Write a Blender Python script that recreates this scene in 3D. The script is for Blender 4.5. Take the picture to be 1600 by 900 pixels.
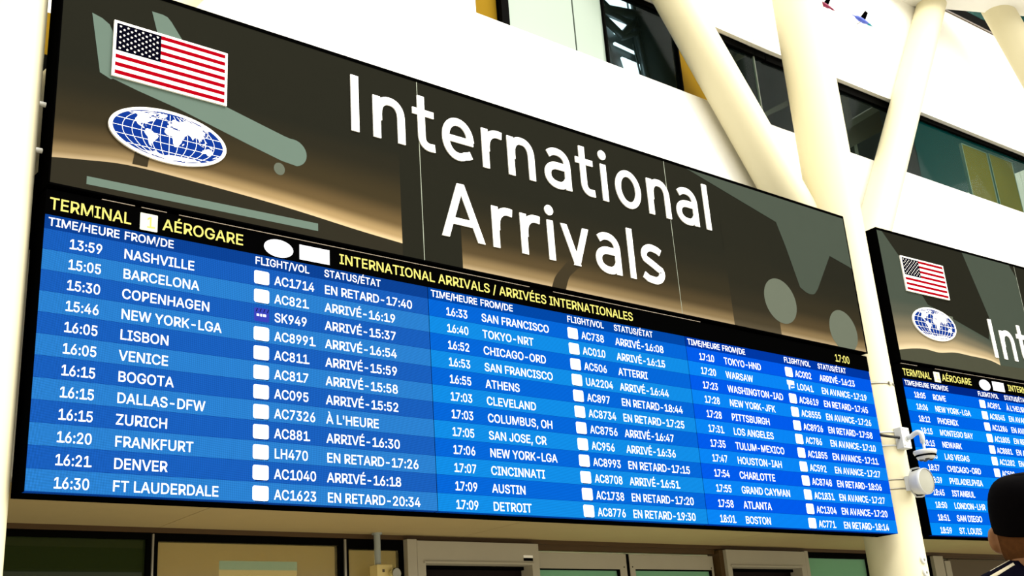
import bpy, bmesh, math, random
from mathutils import Vector, Matrix
from mathutils.geometry import tessellate_polygon

random.seed(7)
S = bpy.context.scene
COL = S.collection
for o in list(bpy.data.objects):
    bpy.data.objects.remove(o)

# ------------------------------------------------------------------ camera
CAM = Vector((-1.76853264, -6.2753586, 1.45))
RIGHT = Vector((0.78246, -0.61888, -0.06870)).normalized()
FWD = Vector((0.60223, 0.72423, 0.33588)).normalized()
UP = RIGHT.cross(FWD).normalized()
RIGHT = FWD.cross(UP).normalized()
cd = bpy.data.cameras.new('camera')
cam = bpy.data.objects.new('camera', cd)
COL.objects.link(cam)
M = Matrix((RIGHT, UP, -FWD)).transposed().to_4x4()
M.translation = CAM
cam.matrix_world = M
cd.sensor_width = 36.0
cd.sensor_fit = 'HORIZONTAL'
cd.lens = 1776.33 * 36.0 / 1600.0
cd.clip_end = 300
S.camera = cam

# ------------------------------------------------------------------ light
S.view_settings.view_transform = 'Standard'
S.view_settings.look = 'None'
S.view_settings.exposure = 0.0
S.view_settings.gamma = 1.0
S.view_settings.use_curve_mapping = False
world = bpy.data.worlds.new('hall daylight')
S.world = world
world.use_nodes = True
bg = world.node_tree.nodes['Background']
bg.inputs[0].default_value = (1.0, 0.94, 0.78, 1)
bg.inputs[1].default_value = 0.95


def light(name, kind, loc, target, energy, color=(1, 1, 1), size=1.0, size_y=None, angle=None):
    d = bpy.data.lights.new(name, kind)
    d.energy = energy
    d.color = color
    if kind == 'AREA':
        d.shape = 'RECTANGLE'
        d.size = size
        d.size_y = size_y or size
    if kind == 'SUN' and angle is not None:
        d.angle = angle
    o = bpy.data.objects.new(name, d)
    COL.objects.link(o)
    o.location = loc
    o.rotation_euler = (Vector(target) - Vector(loc)).to_track_quat('-Z', 'Y').to_euler()
    return o


# soft daylight that falls through the roof glazing on the right of the hall
light('daylight_sun', 'SUN', (16, -14, 18), (6, 0.5, 6), 5.6, (1.0, 0.97, 0.90), angle=math.radians(60))
light('skylight', 'AREA', (2, -7, 15), (4, 0.6, 7.5), 1800, (1.0, 0.98, 0.94), 12, 5)

ZO = 2.63666            # underside of the flight displays
LEDH = 1.5987


# ------------------------------------------------------------------ materials
def lin(c):
    c = c / 255.0
    return c / 12.92 if c <= 0.04045 else ((c + 0.055) / 1.055) ** 2.4


def L3(rgb):
    return (lin(rgb[0]), lin(rgb[1]), lin(rgb[2]), 1.0)


def new_mat(name):
    m = bpy.data.materials.new(name)
    m.use_nodes = True
    nt = m.node_tree
    nt.nodes.clear()
    out = nt.nodes.new('ShaderNodeOutputMaterial')
    return m, nt, out


def pmat(name, rgb, rough=0.5, spec=0.5, metal=0.0, var=0.04, scale=6.0, bump=0.0, alb=None):
    """procedural surface: base colour with faint noise variation, optional bump"""
    m, nt, out = new_mat(name)
    b = nt.nodes.new('ShaderNodeBsdfPrincipled')
    b.inputs['Roughness'].default_value = rough
    b.inputs['Metallic'].default_value = metal
    b.inputs['Specular IOR Level'].default_value = spec
    c = alb + (1.0,) if alb else L3(rgb)
    tc = nt.nodes.new('ShaderNodeTexCoord')
    nz = nt.nodes.new('ShaderNodeTexNoise')
    nz.inputs['Scale'].default_value = scale
    nz.inputs['Detail'].default_value = 4
    nt.links.new(tc.outputs['Object'], nz.inputs['Vector'])
    mix = nt.nodes.new('ShaderNodeMix')
    mix.data_type = 'RGBA'
    mix.inputs[6].default_value = tuple(v * (1 - var) for v in c[:3]) + (1,)
    mix.inputs[7].default_value = tuple(min(1, v * (1 + var)) for v in c[:3]) + (1,)
    nt.links.new(nz.outputs['Fac'], mix.inputs[0])
    nt.links.new(mix.outputs[2], b.inputs['Base Color'])
    if bump:
        bp = nt.nodes.new('ShaderNodeBump')
        bp.inputs['Strength'].default_value = bump
        bp.inputs['Distance'].default_value = 0.01
        nt.links.new(nz.outputs['Fac'], bp.inputs['Height'])
        nt.links.new(bp.outputs['Normal'], b.inputs['Normal'])
    nt.links.new(b.outputs[0], out.inputs[0])
    return m


def emat(name, rgb, strength=1.0):
    m, nt, out = new_mat(name)
    e = nt.nodes.new('ShaderNodeEmission')
    e.inputs[0].default_value = L3(rgb)
    e.inputs[1].default_value = strength
    nt.links.new(e.outputs[0], out.inputs[0])
    return m


def ledmat(name, rgb, amp=0.30, pitch=0.006):
    """lit LED pixels on a fixed pitch"""
    m, nt, out = new_mat(name)
    tc = nt.nodes.new('ShaderNodeTexCoord')
    sep = nt.nodes.new('ShaderNodeSeparateXYZ')
    nt.links.new(tc.outputs['Object'], sep.inputs[0])
    acc = None
    for ax in (0, 2):
        mu = nt.nodes.new('ShaderNodeMath'); mu.operation = 'MULTIPLY'
        mu.inputs[1].default_value = 2 * math.pi / pitch
        nt.links.new(sep.outputs[ax], mu.inputs[0])
        sn = nt.nodes.new('ShaderNodeMath'); sn.operation = 'SINE'
        nt.links.new(mu.outputs[0], sn.inputs[0])
        ad = nt.nodes.new('ShaderNodeMath'); ad.operation = 'MULTIPLY_ADD'
        ad.inputs[1].default_value = amp
        ad.inputs[2].default_value = 1.0
        nt.links.new(sn.outputs[0], ad.inputs[0])
        if acc is None:
            acc = ad
        else:
            pr = nt.nodes.new('ShaderNodeMath'); pr.operation = 'MULTIPLY'
            nt.links.new(acc.outputs[0], pr.inputs[0]); nt.links.new(ad.outputs[0], pr.inputs[1])
            acc = pr
    e = nt.nodes.new('ShaderNodeEmission')
    e.inputs[0].default_value = L3(rgb)
    nt.links.new(acc.outputs[0], e.inputs[1])
    nt.links.new(e.outputs[0], out.inputs[0])
    return m


def glassmat(name, rgb, clear=0.6, gloss=0.12, rough=0.02, diff=(40, 50, 45)):
    """tinted pane: see-through tint, a little body colour, a clear reflection"""
    m, nt, out = new_mat(name)
    t = nt.nodes.new('ShaderNodeBsdfTransparent'); t.inputs[0].default_value = L3(rgb)
    d = nt.nodes.new('ShaderNodeBsdfDiffuse'); d.inputs[0].default_value = L3(diff)
    g = nt.nodes.new('ShaderNodeBsdfGlossy'); g.inputs['Roughness'].default_value = rough
    a = nt.nodes.new('ShaderNodeMixShader'); a.inputs[0].default_value = clear
    nt.links.new(d.outputs[0], a.inputs[1]); nt.links.new(t.outputs[0], a.inputs[2])
    b = nt.nodes.new('ShaderNodeMixShader'); b.inputs[0].default_value = gloss
    nt.links.new(a.outputs[0], b.inputs[1]); nt.links.new(g.outputs[0], b.inputs[2])
    nt.links.new(b.outputs[0], out.inputs[0])
    return m


def sunrise_mat(name, base=(0.0108, 0.0108, 0.0076), pale=False):
    """printed artwork: a sunrise ink gradient; UV.y = distance above the hill line, UV.x = ink strength"""
    m, nt, out = new_mat(name)
    uv = nt.nodes.new('ShaderNodeTexCoord')
    sep = nt.nodes.new('ShaderNodeSeparateXYZ')
    nt.links.new(uv.outputs['UV'], sep.inputs[0])
    r = nt.nodes.new('ShaderNodeValToRGB')
    cr = r.color_ramp
    cr.interpolation = 'EASE'
    stops = [(0.0, (0.4320, 0.3280, 0.1920)), (0.07, (0.2400, 0.1680, 0.0800)), (0.20, (0.0760, 0.0512, 0.0224)),
             (0.42, (0.0272, 0.0208, 0.0104)), (0.8, (0.0136, 0.0124, 0.0080)), (1.0, base)] if not pale else [
             (0.0, (0.4480, 0.3600, 0.2320)), (0.15, (0.2720, 0.2160, 0.1280)), (0.45, (0.1040, 0.0920, 0.0600)), (0.75, (0.0480, 0.0528, 0.0400)), (1.0, base)]
    while len(cr.elements) > 1:
        cr.elements.remove(cr.elements[-1])
    cr.elements[0].position = 0.0
    cr.elements[0].color = stops[0][1] + (1,)
    for p, c in stops[1:]:
        e = cr.elements.new(p)
        e.color = c + (1,)
    nt.links.new(sep.outputs[1], r.inputs[0])
    mix = nt.nodes.new('ShaderNodeMix'); mix.data_type = 'RGBA'
    mix.inputs[6].default_value = base + (1,)
    nt.links.new(sep.outputs[0], mix.inputs[0])
    nt.links.new(r.outputs[0], mix.inputs[7])
    b = nt.nodes.new('ShaderNodeBsdfPrincipled')
    b.inputs['Roughness'].default_value = 0.35
    b.inputs['Specular IOR Level'].default_value = 0.0
    nt.links.new(mix.outputs[2], b.inputs['Base Color'])
    nt.links.new(b.outputs[0], out.inputs[0])
    return m


MT = {}
MT['white_wall'] = pmat('white painted wall', (247, 246, 240), 0.6, 0.2, var=0.01)
MT['cream'] = pmat('cream painted steel', (0, 0, 0), 0.5, 0.2, var=0.015, alb=(0.70, 0.645, 0.44))
MT['soffit'] = pmat('beige soffit board', (0, 0, 0), 0.8, 0.2, var=0.03, alb=(0.3680, 0.2880, 0.1360))
MT['brown'] = pmat('dark brown trim', (70, 50, 22), 0.5, 0.3)
MT['black'] = pmat('black casing', (2, 2, 2), 0.8, 0.0)
MT['black_frame'] = pmat('black window frame', (5, 5, 4), 0.7, 0.01)
MT['silver'] = pmat('brushed aluminium', (150, 145, 130), 0.35, 0.5, metal=0.6)
MT['door_grey'] = pmat('grey beige door frame', (0, 0, 0), 0.5, 0.3, alb=(0.36, 0.33, 0.25))
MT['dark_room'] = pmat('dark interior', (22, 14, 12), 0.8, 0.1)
MT['ink_dark'] = pmat('charcoal sign print', (0, 0, 0), 0.6, 0.0, var=0.03, alb=(0.0108, 0.0108, 0.0076))
MT['ink_hill'] = pmat('dark hill print', (0, 0, 0), 0.6, 0.0, var=0.05, alb=(0.0160, 0.0144, 0.0096))
MT['ink_plane'] = pmat('pale grey green aircraft print', (0, 0, 0), 0.6, 0.0, var=0.02, alb=(0.0840, 0.1200, 0.1008))
MT['ink_wing'] = pmat('grey green wing print', (0, 0, 0), 0.6, 0.0, var=0.03, alb=(0.0352, 0.0448, 0.0352))  # aircraft ink darkened, the dimmer light on the wing put into the colour
MT['ink_wheel'] = pmat('pale grey wheel print', (0, 0, 0), 0.6, 0.0, var=0.03, alb=(0.0760, 0.0880, 0.0680))
MT['ink_band'] = pmat('grey band print', (0, 0, 0), 0.6, 0.0, var=0.04, alb=(0.0240, 0.0240, 0.0168))
MT['ink_arm'] = pmat('dark brown arm print', (0, 0, 0), 0.6, 0.0, var=0.04, alb=(0.0256, 0.0200, 0.0112))  # dark brown ink of the printed arm and the cover plate
MT['sunrise'] = sunrise_mat('sunrise print')
MT['sunrise_pale'] = sunrise_mat('pale sunrise print', (0.0352, 0.0448, 0.0352), True)
MT['ink_hill_pale'] = pmat('grey hill print', (0, 0, 0), 0.6, 0.0, var=0.05, alb=(0.0384, 0.0400, 0.0272))
MT['seam'] = pmat('pale panel joint', (120, 128, 112), 0.5, 0.3)
MT['letter'] = pmat('white acrylic letter', (250, 250, 250), 0.35, 0.3, var=0.0)
MT['letter_side'] = pmat('white acrylic edge', (235, 235, 228), 0.5, 0.3, var=0.0)
MT['plaque_white'] = pmat('white plaque', (246, 244, 236), 0.4, 0.3, var=0.0)
MT['flag_red'] = pmat('flag red', (0, 0, 0), 0.6, 0.0, var=0.02, alb=(0.2240, 0.0008, 0.0048))
MT['flag_navy'] = pmat('flag navy', (4, 4, 14), 0.6, 0.0, var=0.02)
MT['ocean'] = pmat('ocean blue', (0, 0, 0), 0.6, 0.0, var=0.03, alb=(0.0032, 0.0192, 0.1520))
MT['lip'] = pmat('tan lit casing edge', (0, 0, 0), 0.4, 0.4, alb=(0.20, 0.155, 0.10))
MT['white_text'] = emat('white LED text', (255, 255, 255), 1.7)
MT['yellow_text'] = emat('yellow LED text', (255, 244, 128), 1.2)
MT['pale_yellow'] = emat('pale yellow LED block', (255, 255, 226), 1.3)
MT['icon_blue'] = emat('blue LED icon', (60, 70, 190), 1.0)
MT['icon_dark'] = emat('dark LED pixels', (20, 30, 70), 0.8)
MT['led_black'] = emat('unlit LED strip', (3, 3, 3), 1.0)
MT['gold'] = pmat('golden wood panel', (0, 0, 0), 0.7, 0.02, var=0.08, scale=3, alb=(0.185, 0.108, 0.006))
MT['gold_lit'] = pmat('golden wood lightened behind glass', (0, 0, 0), 0.7, 0.02, var=0.12, scale=3, alb=(0.27, 0.150, 0.006))  # same wood, lightened to make up for the teal glass
MT['glass_dark'] = glassmat('dark green glass', (228, 238, 236), 0.90, 0.003, 0.03, (26, 36, 32))
MT['glass_teal'] = glassmat('teal glass', (232, 242, 236), 0.88, 0.003, 0.03, (4, 92, 92))
MT['glass_green'] = glassmat('green door glass', (170, 220, 190), 0.45, 0.03, 0.03, (150, 205, 170))
MT['glass_deep'] = glassmat('deep green glass', (105, 115, 70), 0.5, 0.02, 0.03, (52, 64, 34))
MT['glass_frost'] = glassmat('frosted beige glass', (235, 225, 190), 0.72, 0.02, 0.3, (160, 150, 110))
MT['glass_milk'] = glassmat('milky white glass', (220, 235, 225), 0.15, 0.03, 0.2, (146, 160, 148))
MT['gallery'] = pmat('gallery grey', (0, 0, 0), 0.7, 0.2, alb=(0.10, 0.105, 0.10))
MT['reflected_dark'] = pmat('dark reflected steel', (0, 0, 0), 0.4, 0.4, alb=(0.05, 0.062, 0.062))
MT['gallery_beam'] = pmat('gallery beam', (0, 0, 0), 0.6, 0.2, alb=(0.22, 0.20, 0.15))
MT['gallery_brown'] = pmat('gallery brown beam', (0, 0, 0), 0.6, 0.2, alb=(0.10, 0.075, 0.045))
MT['reflected_sky'] = emat('glowing reflected sky', (225, 245, 255), 2.8)
MT['reflection_pale'] = emat('glowing reflection', (190, 178, 140), 1.3)
MT['reflection_blue'] = emat('glowing reflection blue', (120, 165, 175), 1.3)
MT['floor'] = pmat('terrazzo floor', (0, 0, 0), 0.3, 0.4, var=0.15, scale=40, alb=(0.42, 0.38, 0.30))
MT['cam_white'] = pmat('white plastic', (206, 209, 208), 0.4, 0.4, var=0.0)
MT['cam_grey'] = pmat('grey perforated grille', (0, 0, 0), 0.6, 0.3, alb=(0.30, 0.30, 0.25))
MT['lens'] = pmat('dark camera dome', (10, 12, 16), 0.08, 0.6)
MT['steel'] = pmat('steel strap', (150, 145, 130), 0.3, 0.5, metal=0.7)
MT['rubber'] = pmat('black cable', (8, 8, 8), 0.5, 0.3)
MT['box_yellow'] = pmat('cream yellow plastic', (0, 0, 0), 0.5, 0.3, alb=(0.62, 0.50, 0.20))
MT['pipe'] = pmat('grey conduit', (0, 0, 0), 0.4, 0.4, alb=(0.30, 0.33, 0.30))
MT['chrome'] = pmat('chrome reflector', (220, 220, 205), 0.12, 0.6, metal=1.0)
MT['canopy'] = pmat('white roof lining', (250, 250, 248), 0.6, 0.2, var=0.0)


# ------------------------------------------------------------------ mesh builder
class MB:
    def __init__(self):
        self.v, self.f, self.m, self.uv = [], [], [], {}
        self.smooth = set()

    def face(self, pts, mat=0, uv=None, smooth=False):
        n = len(self.v)
        self.v += [tuple(p) for p in pts]
        self.f.append(tuple(range(n, n + len(pts))))
        self.m.append(mat)
        if uv:
            self.uv[len(self.f) - 1] = uv
        if smooth:
            self.smooth.add(len(self.f) - 1)

    def idx(self, pts, faces, mat=0, smooth=False):
        n = len(self.v)
        self.v += [tuple(p) for p in pts]
        for fc in faces:
            self.f.append(tuple(n + i for i in fc))
            self.m.append(mat)
            if smooth:
                self.smooth.add(len(self.f) - 1)

    def box(self, x0, x1, y0, y1, z0, z1, mat=0):
        p = [(x0, y0, z0), (x1, y0, z0), (x1, y1, z0), (x0, y1, z0), (x0, y0, z1), (x1, y0, z1), (x1, y1, z1), (x0, y1, z1)]
        self.idx(p, [(0, 3, 2, 1), (4, 5, 6, 7), (0, 1, 5, 4), (1, 2, 6, 5), (2, 3, 7, 6), (3, 0, 4, 7)], mat)

    def hexa(self, p, mat=0):
        self.idx(p, [(0, 3, 2, 1), (4, 5, 6, 7), (0, 1, 5, 4), (1, 2, 6, 5), (2, 3, 7, 6), (3, 0, 4, 7)], mat)

    def flat(self, poly, y, mat=0):
        """filled outline in the XZ plane facing -Y"""
        tris = tessellate_polygon([[Vector((a, b, 0)) for a, b in poly]])
        out = []
        for t in tris:
            a, b, c = [Vector(poly[i]) for i in t]
            if (b - a).cross(c - a) < 0:
                t = (t[0], t[2], t[1])
            out.append(t)
        self.idx([(a, y, b) for a, b in poly], out, mat)

    def prism(self, poly, y0, y1, mat=0, side=None):
        """outline in XZ with real thickness from y0 (front) to y1 (back)"""
        self.flat(poly, y0, mat)
        n = len(poly)
        s = mat if side is None else side
        area = sum(poly[i][0] * poly[(i + 1) % n][1] - poly[(i + 1) % n][0] * poly[i][1] for i in range(n))
        q = poly if area > 0 else poly[::-1]
        for i in range(n):
            a, b = q[i], q[(i + 1) % n]
            self.face([(a[0], y0, a[1]), (a[0], y1, a[1]), (b[0], y1, b[1]), (b[0], y0, b[1])], s)
        tris = tessellate_polygon([[Vector((a, b, 0)) for a, b in poly]])
        self.idx([(a, y1, b) for a, b in poly], [tuple(t) for t in tris], s)

    def cyl(self, p0, p1, r0, r1=None, n=24, mat=0, caps=True, smooth=True):
        r1 = r0 if r1 is None else r1
        p0, p1 = Vector(p0), Vector(p1)
        d = (p1 - p0).normalized()
        u = d.orthogonal().normalized()
        w = d.cross(u)
        a = [p0 + (u * math.cos(t) + w * math.sin(t)) * r0 for t in [2 * math.pi * i / n for i in range(n)]]
        b = [p1 + (u * math.cos(t) + w * math.sin(t)) * r1 for t in [2 * math.pi * i / n for i in range(n)]]
        self.idx(a + b, [(i, (i + 1) % n, n + (i + 1) % n, n + i) for i in range(n)], mat, smooth)
        if caps:
            self.idx(a, [tuple(range(n - 1, -1, -1))], mat)
            self.idx(b, [tuple(range(n))], mat)

    def tube(self, pts, r, n=14, mat=0):
        pts = [Vector(p) for p in pts]
        rs = r if isinstance(r, (list, tuple)) else [r] * len(pts)
        d = (pts[1] - pts[0]).normalized()
        u = d.orthogonal().normalized()
        rings = []
        for i, p in enumerate(pts):
            if i == 0:
                t = pts[1] - pts[0]
            elif i == len(pts) - 1:
                t = pts[-1] - pts[-2]
            else:
                t = pts[i + 1] - pts[i - 1]
            t.normalize()
            u = (u - t * u.dot(t)).normalized()
            w = t.cross(u)
            rings.append([p + (u * math.cos(2 * math.pi * k / n) + w * math.sin(2 * math.pi * k / n)) * rs[i] for k in range(n)])
        v = [q for ring in rings for q in ring]
        f = []
        for i in range(len(pts) - 1):
            for k in range(n):
                f.append((i * n + k, i * n + (k + 1) % n, (i + 1) * n + (k + 1) % n, (i + 1) * n + k))
        f.append(tuple(range(n - 1, -1, -1)))
        f.append(tuple((len(pts) - 1) * n + k for k in range(n)))
        self.idx(v, f, mat, True)

    def lathe(self, c, axis, prof, n=28, mat=0):
        """profile [(distance along axis, radius), ...] turned about an axis"""
        c, d = Vector(c), Vector(axis).normalized()
        u = d.orthogonal().normalized()
        w = d.cross(u)
        v, f = [], []
        for h, r in prof:
            for k in range(n):
                t = 2 * math.pi * k / n
                v.append(c + d * h + (u * math.cos(t) + w * math.sin(t)) * r)
        for i in range(len(prof) - 1):
            for k in range(n):
                f.append((i * n + k, i * n + (k + 1) % n, (i + 1) * n + (k + 1) % n, (i + 1) * n + k))
        self.idx(v, f, mat, True)

    def ellipsoid(self, c, r, mat=0, nu=20, nv=14, rot=None):
        c = Vector(c)
        v, f = [], []
        for j in range(nv + 1):
            ph = math.pi * j / nv
            for i in range(nu):
                th = 2 * math.pi * i / nu
                p = Vector((r[0] * math.sin(ph) * math.cos(th), r[1] * math.sin(ph) * math.sin(th), r[2] * math.cos(ph)))
                if rot is not None:
                    p = rot @ p
                v.append(c + p)
        for j in range(nv):
            for i in range(nu):
                f.append((j * nu + i, (j + 1) * nu + i, (j + 1) * nu + (i + 1) % nu, j * nu + (i + 1) % nu))
        self.idx(v, f, mat, True)

    def build(self, name, mats, parent=None, weld=False):
        if not isinstance(mats, (list, tuple)):
            mats = [mats]
        me = bpy.data.meshes.new(name)
        me.from_pydata(self.v, [], self.f)
        for k in mats:
            me.materials.append(MT[k] if isinstance(k, str) else k)
        for i, p in enumerate(me.polygons):
            p.material_index = self.m[i]
            p.use_smooth = i in self.smooth
        if self.uv:
            l = me.uv_layers.new(name='UVMap')
            for i, p in enumerate(me.polygons):
                if i in self.uv:
                    for k, li in enumerate(p.loop_indices):
                        l.data[li].uv = self.uv[i][k]
        if weld:
            bm = bmesh.new()
            bm.from_mesh(me)
            bmesh.ops.remove_doubles(bm, verts=bm.verts, dist=1e-5)
            bmesh.ops.recalc_face_normals(bm, faces=bm.faces)
            bm.to_mesh(me)
            bm.free()
        me.update()
        o = bpy.data.objects.new(name, me)
        COL.objects.link(o)
        if parent is not None:
            o.parent = parent
        return o


def thing(name, label, cat, loc=(0, 0, 0), rz=0.0, group=None):
    o = bpy.data.objects.new(name, None)
    o.empty_display_size = 0.2
    COL.objects.link(o)
    o.location = loc
    o.rotation_euler = (0, 0, rz)
    return tag(o, label, cat, group)


def tag(o, label, cat, group=None):
    o['label'] = label
    o['category'] = cat
    if group:
        o['group'] = group
    return o


def struct(o):
    o['kind'] = 'structure'
    return o


def boxobj(name, mats, x0, x1, y0, y1, z0, z1, parent=None):
    b = MB()
    b.box(x0, x1, y0, y1, z0, z1)
    return b.build(name, mats, parent)


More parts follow.
